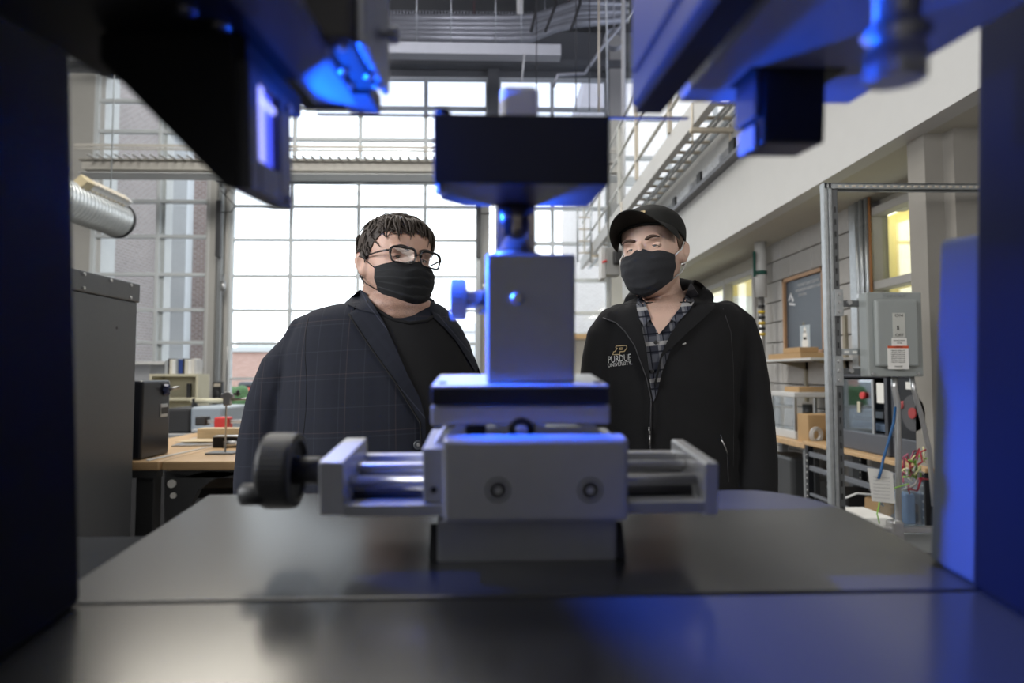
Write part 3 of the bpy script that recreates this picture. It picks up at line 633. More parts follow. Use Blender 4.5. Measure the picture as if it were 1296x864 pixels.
# framed poster
pf = root('framed_poster', 'dark blue grey poster with white symbol in a wooden frame on the block wall', 'poster', (XW, 5.5, 1.46))
def pw(y, z): return (XW-.02, y, z)
g = G(); y0, y1, z0, z1 = 5.12, 5.87, 1.46, 2.18
oak = mat('oak', (.35, .20, .10), .5, var=.2, vscale=5)
for r4 in ((y0, y1, z1-.035, z1), (y0, y1, z0, z0+.035), (y0, y0+.035, z0, z1), (y1-.035, y1, z0, z1)):
    g = G(); g.box(XW-.05, XW, *r4, .004); part('frame', g, oak, pf)
g = G(); g.box(XW-.025, XW-.01, y0+.03, y1-.03, z0+.03, z1-.03); sheet = part('sheet', g, mat('poster_slate', (.05, .065, .085), .4), pf)
ink = mat('white_ink', (.65, .66, .68), .6)
g = G()
for k, s_ in enumerate(('THE NEXT GIANT LEAP IN', 'ENGINEERING RESEARCH AND', 'LEARNING')): text_on(g, s_, .032, (XW-.0265, 5.42+(.0 if k < 2 else .1), 2.085-.045*k), (0, -1, 0), (0, 0, 1))
part('lettering', g, ink, pf)
g = G(); X_ = XW-.027
def qd(pts): g.prism([(X_, y, z) for y, z in pts], (.001, 0, 0))
qd([(5.80, 1.97), (5.74, 2.04), (5.72, 2.03), (5.77, 1.97)]); qd([(5.74, 2.04), (5.68, 1.96), (5.71, 1.95), (5.74, 2.0)]); qd([(5.78, 1.95), (5.66, 1.93), (5.66, 1.91), (5.78, 1.93)]); part('emblem', g, ink, pf)
g = G(); g.box(X_, X_+.001, 5.40, 5.58, 1.49, 1.72); pp = part('picture', g, mat('pale_print', (.4, .46, .5), .5), pf)
g = G()
for cz, rr in ((1.56, .055), (1.63, .04), (1.68, .025)): g.lathe((X_-.0015, 5.49, cz), (1, 0, 0), [(0, rr), (.001, rr)], n=16)
part('figure', g, paper, pp)
# shelf on standards
sh_ = root('wall_shelf', 'white wall shelf on slotted standards under the framed poster', 'shelf', (2.5, 5.2, 1.42))
zs_ = 1.3+.05*2.36
g = G(); g.box(2.36, XW, 4.75, 5.9, zs_-.02, zs_, .003); part('board', g, white, sh_)
for y in (5.5, 4.85):
    g = G(); g.box(XW-.025, XW, y, y+.035, 1.05, 1.75); part('standard', g, mat('tan_strip', (.25, .22, .16), .5), sh_)
    g = G(); g.prism([(XW, y, zs_-.02), (2.42, y, zs_-.02), (XW, y, zs_-.09)], (0, .02, 0)); part('bracket', g, mat('tan_strip', (.25, .22, .16)), sh_)
g = G(); g.box(2.38, 2.66, 4.95, 5.55, zs_, zs_+.045, .003); b_ = single('cardboard_tray', g, card, 'open low cardboard tray on the white wall shelf', 'box')
g = G(); g.box(2.40, 2.55, 5.0, 5.3, zs_+.047, zs_+.09, .003); single('folded_carton', g, card, 'small folded carton resting on the cardboard tray', 'box')
# bench under shelf
XE = 2.25
wb_ = root('wall_bench', 'narrow bench with pale top along the block wall behind the man in the cap', 'workbench', (2.45, 5.2, 0))
g = G(); g.box(XE, XW, 4.66, 5.95, .74, .785, .005); part('top', g, wood, wb_)
for y in (4.68, 5.85):
    for x in (XE+.03, XW-.09):
        g = G(); g.box(x, x+.06, y, y+.06, 0, .74, .004); part('leg', g, mat('leg_grey', (.2, .21, .22), .5), wb_)
en = root('glass_enclosure', 'white framed clear acrylic enclosure on the wall bench', 'enclosure', (2.5, 5.1, .785))
g = G(); g.box(2.30, 2.68, 4.9, 5.32, .785, .85, .006); part('base', g, white, en)
g = G(); g.box(2.30, 2.68, 4.9, 5.32, 1.11, 1.15, .006); part('lid', g, white, en)
for x, y in ((2.30, 4.9), (2.30, 5.30), (2.66, 4.9), (2.66, 5.30)):
    g = G(); g.box(x, x+.02, y, y+.02, .85, 1.11); part('post', g, steel, en)
g = G(); g.box(2.302, 2.306, 4.92, 5.3, .85, 1.11); g.box(2.32, 2.66, 4.902, 4.906, .85, 1.11); part('pane', g, winglass, en)
g = G(); g.box(2.42, 2.56, 5.0, 5.2, .85, .92, .01); g.cyl((2.5, 5.1, .92), (2.5, 5.1, 1.05), .04); part('instrument', g, dkmetal, en)
g = G(); g.box(2.36, 2.66, 4.95, 5.2, 1.15, 1.19, .003); single('flat_carton', g, card, 'flat brown carton on top of the acrylic enclosure', 'box')
g = G(); g.box(2.30, 2.52, 4.69, 4.86, .785, .99, .004); single('cardboard_box', g, card, 'upright cardboard box in front of the acrylic enclosure', 'box')
g = G(); c = at(1034, 550, 4.62); 
for rr in (.055, .04): g.tube([(c.x+rr*math.cos(t), 4.63+.02*math.cos(t), .845+rr*math.sin(t)) for t in [k*2*PI/24 for k in range(24)]], .007 if rr > .05 else .012, 8, close=True)
g.bm.transform(Matrix.Identity(4)); single('tape_roll', g, mat('clear_tape', (.5, .48, .46), .2), 'shiny round tape roll beside the upright cardboard box', 'tape')
# cart with printers
ct2 = root('slotted_bench', 'black slotted-post workbench with wood edge carrying two dark printers', 'workbench', (2.45, 4.0, 0))
g = G(); g.box(2.22, XW-.02, 3.28, 4.62, .78, .805, .003); part('top', g, wood, ct2)
for y in (3.3, 4.56):
    for x in (2.23, 2.62):
        g = G(); g.box(x, x+.04, y, y+.04, 0, .78); pst = part('post', g, blk, ct2)
        g = G(); 
        for k in range(16): g.cyl((x-.001, y+.02, .08+k*.042), (x+.002, y+.02, .08+k*.042), .006, n=8)
        part('hole', g, paper, pst)
for z in (.70, .60, .42, .15):
    g = G(); g.box(2.235, 2.26, 3.34, 4.56, z, z+.035 if z > .5 else z+.02, .003); part('rail', g, mat('rail_grey', (.16, .17, .19), .4, .4), ct2)
g = G(); g.box(2.25, 2.66, 3.34, 4.56, .30, .32); part('lower_shelf', g, blk, ct2)
for i, (x, y, s_) in enumerate(((2.3, 4.2, .18), (2.32, 3.75, .2), (2.3, 3.45, .16))):
    g = G(); g.box(x, x+.25, y, y+.28, .32, .32+s_, .02); single('storage_box', g, [blkp, card, dkmetal][i], ['black box at the far end of', 'brown box in the middle of', 'dark grey box at the near end of'][i]+' the lower shelf under the printers', 'box')
def printer(y0, y1, label, second=False):
    r = root('desktop_printer', label, '3d printer', (2.5, (y0+y1)/2, .805)); zt = 1.32
    dk = mat('printer_dark', (.035, .037, .045), .35)
    g = G(); g.box(2.29, 2.68, y0, y1, .805, .93, .01); part('base', g, mat('printer_grey', (.075, .08, .095), .45), r)
    g = G(); g.box(2.29, 2.68, y0, y1, zt-.05, zt, .01); part('top', g, dk, r)
    for y in (y0, y1-.03):
        [part('post', G().box(x_, x_+.03, y, y+.03, .93, zt-.05), dk, r) for x_ in (2.29, 2.65)]
    g = G(); g.box(2.66, 2.67, y0, y1, .93, zt); g.box(2.3, 2.67, y1-.01, y1, .93, zt-.05); part('back_panel', g, dk, r)
    if not second:
        g = G(); g.box(2.292, 2.297, y0+.14, y1-.02, .93, zt-.06); dr = part('glass_door', g, glass('door_tint', (.75, .8, .85), .15), r)
        g = G(); g.box(2.285, 2.296, y0+.13, y0+.15, .93, zt-.06); part('door_edge', g, steel, dr)
        g = G(); g.box(2.288, 2.295, y0+.03, y0+.10, 1.12, 1.24); part('label_sheet', g, paper, r)
        g = G(); g.cyl((2.275, y0+.24, 1.16), (2.292, y0+.24, 1.16), .022); part('knob', g, red, r)
        g = G(); g.box(2.36, 2.60, y0+.16, y1-.05, 1.02, 1.06); g.box(2.44, 2.52, y0+.24, y0+.32, 1.12, 1.22, .01); part('carriage', g, steel, r)
        g = G(); g.box(2.287, 2.29, y0+.28, y0+.31, 1.05, 1.12); part('sticker', g, cream, r)
        g = G(); g.box(2.34, 2.64, y0+.1, y1-.04, .94, .99, .01); part('bed', g, mat('bed_blue', (.15, .2, .28), .3), r)
    else:
        g = G(); g.box(2.296, 2.30, y0+.03, y1-.03, .93, zt-.05); part('side_panel', g, blk, r)
        for yy, zz, rr in ((y0+.14, 1.08, .10),):
            g = G(); g.lathe((2.27, yy, zz), (1, 0, 0), [(0, rr), (.02, rr)], n=28); sp = part('spool', g, mat('spool_grey', (.07, .07, .075), .5), r)
            g = G(); g.lathe((2.262, yy, zz), (1, 0, 0), [(0, .03), (.012, .03)], n=20); part('hub', g, mat('dull_red', (.35, .04, .04), .5), sp)
        g = G(); g.lathe((2.262, y0+.24, 1.12), (1, 0, 0), [(0, .022), (.04, .022)], n=20); part('hub', g, mat('dull_red', (.35, .04, .04), .5), r)
        g = G(); g.box(2.285, 2.296, y0+.16, y0+.22, 1.21, 1.25); part('label_sheet', g, paper, r)
printer(3.70, 4.22, 'dark enclosed printer with clear front door and red knob behind the steel post')
printer(3.30, 3.66, 'black printer with grey spool and red hubs at the near end of the bench', True)
# vertical round post with sign and striped tape
wp = root('white_pipe', 'white vertical pipe with dark green band and striped tape near the far window', 'pipe', (2.5, 6.1, 0))
p = at(963, 350, 6.1); g = G(); g.cyl((p.x, 6.1, at(963, 376, 6.1).z), (p.x, 6.1, ZS), .055); part('sleeve', g, white, wp)
g = G(); g.cyl((p.x, 6.1, .0), (p.x, 6.1, at(963, 376, 6.1).z), .03); part('pole', g, steel, wp)
dg_ = mat('dark_green', (.01, .08, .06), .5)
g = G(); g.cyl((p.x, 6.1, at(963, 348, 6.1).z), (p.x, 6.1, at(963, 343, 6.1).z), .058); g.rbox(953, 957, 318, 350, 6.04, 6.05); part('band', g, dg_, wp)
for k in range(6):
    g = G(); z = at(963, 386+k*7, 6.1).z; g.cyl((p.x, 6.1, z-.027), (p.x, 6.1, z), .033); part('tape_stripe', g, mat('yellow_tape', (.6, .42, .03), .5) if k % 2 else blkp, wp)
g = G(); p = at(1013, 270, 4.6); g.cyl((2.45, 4.6, ZS), (2.45, 4.6, ZS-.03), .012, n=10); g.cyl((2.45, 4.6, ZS-.035), (2.45, 4.6, ZS-.03), .035, n=12); single('fire_sprinkler', g, white, 'small white sprinkler head under the soffit', 'sprinkler')
# strut frame with switch box
FY = 3.0
sf = root('strut_frame', 'galvanised slotted strut frame standing at the right with the switch box', 'frame', (at(1050, 400, FY).x, FY, 0))
a = at(1042.5, 231, FY); b = at(1053, 231, FY); c = at(1062, 231, FY); zt = a.z
for k, x in enumerate((a.x, a.x+.021)):
    g = G(); g.box(x, x+.019, FY, FY+.04, .02, zt, .004); part('upright', g, galv, sf)
sdk = mat('dark_strut_metal', (.14, .145, .15), .4, .6)  # darker metal of the slotted upright and the arms
g = G(); g.box(a.x+.042, a.x+.072, FY+.01, FY+.05, .02, zt-.01, .003); part('slotted_upright', g, sdk, sf)
for k in range(34): z = .1+k*.06; part('slot', G().box(a.x+.054, a.x+.060, FY+.007, FY+.0105, z, z+.028), blkp, sf)
xr = at(1290, 231, FY).x
g = G(); g.box(a.x, xr, FY, FY+.04, zt-.008, zt, .002); g.box(a.x, xr, FY, FY+.006, zt-.028, zt); g.box(a.x, xr, FY+.034, FY+.04, zt-.034, zt); bar = part('top_bar', g, galv, sf)
for k in range(24):
    x = a.x+.07+k*.034
    g = G(); g.box(x, x+.02, FY-.002, FY+.002, zt-.022, zt-.012, .003, 1); part('slot', g, tan, bar)
g = G(); g.box(xr-.04, xr, FY, FY+.04, 0, zt); part('upright', g, galv, sf)
for py in (366, 384, 450, 460): pass
for py0, py1 in ((366, 400), (450, 488)):
    g = G(); p0, p1 = at(1057, py1, FY-.006), at(1067, py0, FY-.006); g.box(p0.x, p1.x, FY-.008, FY, p0.z, p1.z, .002); pt = part('corner_plate', g, galv, sf)
    for q in (.18, .5, .82):
        z = p0.z+(p1.z-p0.z)*q; g = G(); g.cyl(((p0.x+p1.x)/2, FY-.016, z), ((p0.x+p1.x)/2, FY-.007, z), .009, n=6); part('bolt', g, steel, pt)
    zc = at(1070, (py0+py1)/2, FY).z
    g = G(); g.box(p1.x-.01, at(1102, 380, FY).x, FY, FY+.03, zc-.018, zc+.012, .002); part('arm', g, sdk, sf)
    g = G(); xx = at(1074, 380, FY).x; g.cyl((xx, FY-.012, zc), (xx, FY, zc), .012, n=6); xx = at(1097, 380, FY).x; g.cyl((xx, FY-.012, zc), (xx, FY, zc), .012, n=6); part('bolt', g, steel, sf)
g = G(); p0, p1 = at(1067, 449, FY), at(1102, 441, FY); g.box(p0.x, p1.x, FY+.01, FY+.015, p0.z, p1.z); bb = part('slotted_bar', g, galv, sf)
for k in range(3):
    g = G(); x = p0.x+.012+k*.04; g.box(x, x+.022, FY+.007, FY+.011, p0.z+.008, p0.z+.02); part('slot', g, paper, bb)
sb = root('safety_switch', 'grey electrical switch box marked ON and OFF on the strut frame', 'switch box', at(1132, 477, 2.93))
gb_ = mat('switch_grey', (.30, .32, .31), .45, .1, var=.03)
a, b = at(1099.5, 476.5, 2.93), at(1166, 369.5, 2.93)
g = G(); g.box(a.x, b.x, 2.93, 3.0, a.z, b.z, .006); part('body', g, gb_, sb)
c, d = at(1108, 464, 2.92), at(1160, 379, 2.92)
g = G(); g.box(c.x, d.x, 2.905, 2.935, c.z, d.z, .014, 4); cov = part('cover', g, gb_, sb)
def lab(name, l, r, t, b_, m, lines, msz, Y=2.9035, hdr=None):
    p0, p1 = at(l, b_, Y), at(r, t, Y); g = G(); g.box(p0.x, p1.x, Y-.0008, Y+.0015, p0.z, p1.z); lb = part(name, g, m, cov)
    return p0, p1
lm = mat('label_grey', (.5, .5, .46), .6); p0, p1 = lab('label', 1130.5, 1145, 396, 427, lm, 0, 0); g = G(); xm = (p0.x+p1.x)/2
text_on(g, 'ON', .019, (xm, 2.902, p1.z-.012), (1, 0, 0), (0, 0, 1), .0003, 1.3); text_on(g, 'OFF', .019, (xm, 2.902, p0.z+.011), (1, 0, 0), (0, 0, 1), .0003, 1.2); g.box(xm-.01, xm-.002, 2.9015, 2.9025, p0.z+.035, p0.z+.055)
part('lettering', g, blkp, cov)
p0, p1 = lab('label', 1129, 1147.5, 427.5, 438, paper, 0, 0); g = G(); xm = (p0.x+p1.x)/2
text_on(g, 'ENCLOSED SWITCH', .006, (xm, 2.902, p1.z-.012), (1, 0, 0), (0, 0, 1), .0003); text_on(g, '30A 600V', .006, (xm, 2.902, p1.z-.024), (1, 0, 0), (0, 0, 1), .0003); part('lettering', g, blkp, cov)
p0, p1 = lab('warning_label', 1124, 1149.5, 437.5, 467, paper, 0, 0); xm = (p0.x+p1.x)/2; g = G(); g.box(p0.x, p1.x, 2.901, 2.903, p1.z-.011, p1.z); part('label_header', g, mat('orange_red', (.6, .08, .02), .5), cov)
g = G(); text_on(g, 'WARNING', .008, (xm, 2.9005, p1.z-.0055), (1, 0, 0), (0, 0, 1), .0002); [text_on(g, 'Hazardous voltage inside', .0065, (xm, 2.902, p1.z-.022-.009*k), (1, 0, 0), (0, 0, 1), .0003) for k in range(7)]; text_on(g, 'DANGER', .009, (xm, 2.902, p0.z+.012), (1, 0, 0), (0, 0, 1), .0003); part('lettering', g, blkp, cov)
g = G(); text_on(g, 'SIEMENS', .020, (( a.x+b.x)/2, 2.928, b.z-.018), (1, 0, 0), (0, 0, 1), .001, 1.5); part('embossed_lettering', g, gb_, sb)
for px, py in ((1104, 473), (1162, 473)):
    p = at(px, py, 2.93); g = G(); g.cyl((p.x, 2.922, p.z), (p.x, 2.932, p.z), .006, n=10); part('screw', g, steel, sb)
# conduits below the box
g = G(); g.tube([at(1132, 477, 2.97), at(1132, 490, 2.97), at(1136, 510, 2.97), at(1137, 560, 2.97), at(1137, 640, 2.97), at(1138, 700, 2.97), at(1138, 760, 2.97)], .0135, 12)
single('vertical_conduit', g, steel, 'vertical steel conduit dropping from the switch box', 'conduit')
g = G(); g.tube([at(1154, 477, 2.97), at(1157, 495, 2.97), at(1166, 525, 2.97), at(1176, 570, 2.97), at(1182, 640, 2.97)], .011, 10); single('slanted_conduit', g, steel, 'short slanting conduit at the right under the switch box', 'conduit')
g = G(); g.rbox(1085, 1240, 668, 674, 2.95, 2.99, .003); g.rbox(1130, 1146, 660, 690, 2.94, 3.0, .01); single('cross_tube', g, steel, 'low horizontal steel tube crossing behind the conduit', 'tube')
# tag and cord
pt0 = 2.9
g = G(); pts = [at(x, y, 2.9) for x, y in ((1098, 592), (1104, 634), (1133, 637), (1130, 598), (1121, 594))]; g.prism(pts, (0, .002, 0)); tg = root('paper_tag', 'creased white paper tag hanging by a blue lanyard', 'tag', pts[0]); part('sheet', g, paper, tg)
g = G()
for k in range(7): text_on(g, 'Inspection record sheet', .008, at(1116, 604+k*4.3, 2.897), (1, 0, -.08), (0.08, 0, 1), .0002)
part('lettering', g, mat('grey_ink', (.4, .4, .4), .7), tg)
g = G(); g.tube([at(1133, 515, 2.93), at(1131, 535, 2.91), at(1124, 560, 2.9), at(1118, 580, 2.895), at(1115, 596, 2.89), at(1112, 606, 2.89)], .006, 8); single('blue_lanyard', g, mat('blue_strap', (.01, .09, .25), .5), 'blue lanyard tied to the vertical conduit above the paper tag', 'lanyard')
# wires and bin
bn = root('clear_bin', 'clear plastic bin full of loose wires at the lower right', 'bin', at(1150, 672, 3.12))
g = G(); g.rbox(1141, 1172, 610, 668, 3.1, 3.3, .01); part('wall', g, glass('bin_plastic', (.8, .85, .88), .08, .2), bn)
g = G(); g.rbox(1146, 1160, 625, 664, 3.15, 3.25, .01); part('contents', g, mat('blue_tint', (.2, .28, .42), .4), bn)
wc = [((.5, .03, .06), 'red'), ((.6, .6, .55), 'white'), ((.25, .5, .08), 'green'), ((.45, .12, .2), 'pink'), ((.6, .58, .3), 'yellow')]
for i in range(14):
    c, nm = wc[i % 5]; pts = []; x, y = 1146+random.uniform(-6, 6), 600+random.uniform(-18, 25)
    for k in range(7): pts.append(at(x+k*3.5+random.uniform(-5, 5), y-k*2.5+random.uniform(-9, 9), 3.08+random.uniform(-.03, .06)))
    g = G(); g.tube(pts, .0045, 6); single('loose_wire', g, mat('wire_'+nm, c, .5), nm+' loose wire at the '+['top', 'middle', 'bottom'][i//5]+' of the tangle heaped on the clear bin', 'wire', group='tangled loose wires')
g = G(); g.tube([at(x, y, 2.92) for x, y in ((1150, 612), (1130, 618), (1114, 632), (1110, 650), (1113, 662))], .003, 6); single('green_wire', g, mat('wire_lime', (.3, .6, .08), .5), 'thin lime green wire looping beside the paper tag', 'wire')
g = G(); g.tube([at(x, y, 3.3) for x, y in ((1070, 630), (1085, 624), (1105, 626), (1118, 640))], .006, 6); single('grey_cable', g, white, 'pale cable arching under the bench behind the steel post', 'cable')
tt = root('white_tray', 'white tray on the low tube under the paper tag', 'tray', at(1110, 672, 3.0)); g = G(); g.rbox(1094, 1132, 655, 667, 3.0, 3.25, .008); part('body', g, paper, tt)
g = G(); g.rbox(1098, 1190, 676, 700, 3.1, 3.4); single('floor_box', g, mat('pale_box', (.38, .4, .4), .6), 'pale box on the floor behind the low steel tube', 'box')
g = G(); g.box(2.36, 2.6, 5.1, 5.5, 0, .62, .03); single('dark_bin', g, dkmetal, 'dark box under the wall bench beside the leg', 'box')
# ================================================================== THE MACHINE (machine frame, origin at the eye)
HT = -.24
def dtab(py): return -HT*FPX/(py-392)
worktop = mat('black_worktop', (.035, .036, .038), .22, 0, var=.10, vscale=5, spec=1.0, bump=.02, bscale=300)
frame_m = mat('machine_frame_black', (.004, .006, .014), .6, 0, var=.05, spec=.12)
panel_m = mat('machine_panel_grey', (.15, .155, .175), .45, .1, var=.03)
XL, XR = am(103, 765, dtab(765)).x, am(1222, 757, dtab(757)).x
DJ = dtab(763)
mf = root('machine_frame', 'black metal frame of the measuring machine surrounding the view', 'machine frame', (0, .5, -1.2), MACH)
fr = dtab(625)
pts = [Vector((-.368, DJ+.003, HT)), Vector((-.368, fr, HT)), Vector((.33, fr, HT))]+[Vector((.33+.10*math.sin(t), fr-.12+.12*math.cos(t), HT)) for t in [k*PI/16 for k in range(1, 8)]]+[Vector((.432, fr-.13, HT)), Vector((.432, DJ+.003, HT))]
g = G(); g.prism(pts, (0, 0, -.022), .0015); part('rear_table_plate', g, worktop, mf)
g = G(); g.box(XL-.12, XR+.12, .02, DJ-.002, HT-.022, HT, .0015); part('front_table_plate', g, worktop, mf)
g = G(); g.box(-.36, .42, DJ-.02, DJ+.02, HT-.05, HT-.023); part('support_strip', g, blk, mf)
g = G(); g.box(-.75, -.30, .25, .28*800/280, HT-.075, HT-.045, .002); part('lower_deck', g, mat('deck_charcoal', (.018, .019, .021), .85, spec=.06, var=.2, vscale=12), mf)
g = G(); g.box(-.34, .40, .3, .80, -1.16, HT-.05, .01); part('pedestal', g, dkmetal, mf)
tl_, tr_ = am(92, 0, DJ), am(1241, 0, DJ)
for x0, t_, sg in ((XL, tl_, -1), (XR, tr_, 1)):
    x1 = x0+(t_.x-x0)*(.75-HT)/(t_.z-HT); yb_ = DJ+(.004 if sg > 0 else -.001)
    g = G(); g.prism([(x0, yb_, HT+.0005), (x0+sg*.05, yb_, HT+.0005), (x1+sg*.05, yb_, .75), (x1, yb_, .75)], (0, -.12-yb_, 0), .006); part('side_panel', g, frame_m, mf)
D_ = .40
ptop = am(1170, 303, .582)
g = G(); g.box(XR+.006, XR+.018, DJ-.06, ptop.y, HT+.0005, ptop.z, .005, 3); part('side_shield', g, mat('shield_grey', (.085, .10, .125), .7, spec=.2), mf, 'grey upright shield lit blue')
# ---- positioning stage
pst = root('positioning_stage', 'silver two-axis positioning stage with black handwheel in the middle of the table', 'positioning stage', (.03, .6, HT), MACH)
db = dtab(715)
g = G(); g.mbox(553, 780, 658, 716, db, db+.12, .002); part('riser_block', g, anod, pst)
zz = am(560, 700, db)
for sgn, px in ((-1, 553), (1, 782)):
    x = am(px, 700, db).x; g = G(); g.prism([(x, db+.06, HT+.001), (x, db+.02, HT+.03), (x, db+.0, HT+.001)], (sgn*.008, 0, 0)); part('clamp_wedge', g, blk, pst)
g = G(); g.mbox(560, 795, 556, 660, .553, .578, .004); fp = part('front_plate', g, anod2, pst)
for px in (630, 747):
    c = am(px, 620, .553); g = G(); g.lathe((c.x, .5555, c.z), (0, -1, 0), [(0, .0112), (.0028, .0112), (.0030, .0100), (.0018, .0098), (.0018, .0080), (.0034, .0074), (.0034, .0035), (.001, .0035)], n=28); bo = part('bolt', g, mat('bolt_dull', (.075, .075, .07), .5, .5), fp)
    g = G(); g.lathe((c.x, .5542, c.z), (0, -1, 0), [(0, .003), (.0003, .003)], n=6); part('hex_socket', g, blk, bo)
# lower rail body, x from left end plate to right end plate
y0s, y1s = .580, .690
l0 = am(403, 584, y0s); l1 = am(436, 652, y0s); r0 = am(878, 586, y0s); r1 = am(908.5, 652, y0s)
g = G(); g.box(l0.x, l1.x, y0s, y1s, l1.z, l0.z, .0015); part('end_plate', g, anod2, pst)
g = G(); g.box(am(891.5, 600, y0s).x, r1.x, y0s, y1s, r1.z, r0.z, .0015); part('end_plate', g, anod2, pst)
xa, xb = l1.x-.001, am(892, 600, y0s).x+.001
zb = am(500, 653, y0s).z; zl = am(500, 638.5, y0s).z
g = G(); g.box(xa, xb, y0s, y0s+.012, zb, zl, .001); part('front_lip', g, anod, pst)
g = G(); g.box(xa, xb, y0s+.012, y1s, zb, zb+.006); part('channel_floor', g, anod2, pst)
zr = am(500, 575, y1s-.012).z; g = G(); g.box(xa, xb, y1s-.012, y1s, zb, zr, .0015); part('rear_lip', g, anod2, pst)
for py, yy, rr in ((609, .605, .0055), (597, .655, .0055)):
    c = am(500, py, yy); g = G(); g.cyl((xa, yy, c.z), (xb, yy, c.z), rr, n=20); part('guide_rod', g, steel, pst)
c = am(500, 622, .622); g = G(); g.cyl((xa, .622, c.z), (xb, .622, c.z), .007, n=20); part('lower_rod', g, mat('dark_rod', (.10, .10, .11), .3, .8), pst)
c = am(500, 589, .645)
prof = []
L = xb-xa; n = int(L/.0022)
for i in range(n): prof += [(i*.0022, .0038), (i*.0022+.0011, .0048)]
g = G(); g.lathe((xa, .640, c.z), (1, 0, 0), prof, n=14); part('lead_screw', g, steel, pst)
# carriage around the rods
cz0, cz1 = am(560, 632, .585), am(560, 566, .585)
g = G(); g.box(am(535, 600, .585).x, am(795, 600, .585).x-.004, .582, y1s-.013, am(500, 636, .585).z, am(500, 566, .585).z, .002); car = part('carriage', g, anod, pst)
c = am(549, 619, .582); g = G(); g.cyl((c.x, .579, c.z), (c.x, .583, c.z), .003, n=12); part('set_screw', g, blk, car)
g = G(); p = [am(543, 590, .60), am(556, 590, .60), am(562, 560, .60), am(580, 534, .60), am(566, 534, .60), am(548, 562, .60)]; g.prism(p, (0, .03, 0), .0015); part('cable_bracket', g, white, pst)
g = G(); p = [am(738, 536, .60), am(748, 536, .60), am(775, 560, .60), am(762, 560, .60)]; g.prism(p, (0, .05, 0), .001); part('bracket', g, anod2, pst)
# handwheel
c = am(360, 595, .635); a0 = am(300, 624, .635)
hw = part('shaft', G().cyl((c.x, .635, c.z), (l0.x+.004, .635, c.z), .0135, n=24), blkp, pst)
g = G(); g.lathe((c.x-.020, .635, c.z), (1, 0, 0), [(0, .030), (.003, .0365), (.006, .0375), (.029, .0375), (.033, .0365), (.035, .030), (.030, .028), (.028, .015)], n=96, knurl=.007); wh = part('handwheel', g, blkp, pst)
g = G(); cc = am(338, 626, .61); g.lathe((cc.x-.026, .612, cc.z), (1, 0, 0), [(0, .008), (.002, .0105), (.022, .0105), (.027, .007), (.034, .006)], n=24); part('crank_handle', g, blkp, wh)
# upper stage (runs away from the viewer)
us = .59
g = G(); g.mbox(545, 772, 513, 537, us, us+.012, .002); part('cross_plate', g, anod2, pst)
g = G()
P = lambda x, y: am(x, y, us+.004)
for poly in (((578, 536), (595, 536), (590, 553), (560, 553)), ((735, 536), (752, 536), (768, 556), (740, 556)), ((627, 536), (645, 536), (645, 556), (627, 556)), ((676, 536), (690, 536), (690, 556), (676, 556))):
    g.prism([P(*q) for q in poly], (0, .09, 0), .001)
part('yoke', g, anod2, pst)
g = G(); g.mbox(596, 752, 537, 566, us+.055, us+.065); part('yoke_rear_wall', g, anod2, pst)
c = am(660, 544, us); g = G(); g.lathe((c.x, us+.0, c.z), (0, 1, 0), [(0, .0095), (.0, .012), (.02, .012), (.02, .0095)], n=28); part('bearing_ring', g, blk, pst)
g = G(); g.cyl((c.x, us-.004, c.z), (c.x, us+.05, c.z), .0055, n=20); part('screw_end', g, steel, pst)
c = am(602, 545, us); g = G(); g.lathe((c.x, us+.004, c.z), (0, 1, 0), [(0, .006), (.0, .010), (.03, .010)], n=24); part('bearing_ring', g, blk, pst)
for l, r in ((612, 636), (686, 738)):
    g = G(); g.mbox(l, r, 540, 560, us+.004, us+.085, .001); part('slide_rail', g, anod2, pst)
g = G(); g.mbox(545, 771, 491, 512, us-.008, us+.095, .002); part('black_top_plate', g, blk, pst)
g = G(); a = am(545.5, 490.6, us-.0075); b = am(770, 490.6, us-.0075); g.box(a.x, b.x, us-.0075, us+.095, a.z-.0005, a.z+.002, .0008); part('top_face', g, anod2, pst)
for px in (560, 757):
    c = am(px, 486, us+.01); g = G(); g.cyl((c.x, us+.012, a.z+.001), (c.x, us+.012, a.z+.0032), .004, n=14); part('cap_screw', g, blk, pst)
# ---- upright holder block
ub = root('holder_block', 'grey rectangular holder block with side thumbscrew standing on the stage plate', 'holder block', (am(670, 485, .60).x, .62, a.z+.002), MACH)
g = G(); q0 = am(615, 321, .60); q1 = am(728, 485, .60); g.box(q0.x, q1.x, .60, .665, a.z+.0022, q0.z, .003, 3); part('body', g, anod, ub)
c = am(655, 377, .60); g = G(); g.lathe((c.x, .6005, c.z), (0, -1, 0), [(0, .0062), (.003, .0062), (.0045, .004), (.004, .0025)], n=20); part('front_screw', g, steel, ub)
c = am(592, 379, .632)
g = G(); g.cyl((c.x-.012, .632, c.z), (q0.x+.003, .632, c.z), .0095, n=22); part('screw_shaft', g, anod, ub)
g = G(); g.lathe((am(570.5, 379, .632).x, .632, c.z), (1, 0, 0), [(0, .018), (.0012, .0205), (.014, .0205), (.0155, .018)], n=56, knurl=.05); part('thumbscrew', g, anod, ub)
g = G(); c2 = am(607, 392, .62); g.cyl((c2.x-.003, .618, c2.z), (q0.x+.002, .618, c2.z), .004, n=12); part('stop_pin', g, anod, ub)
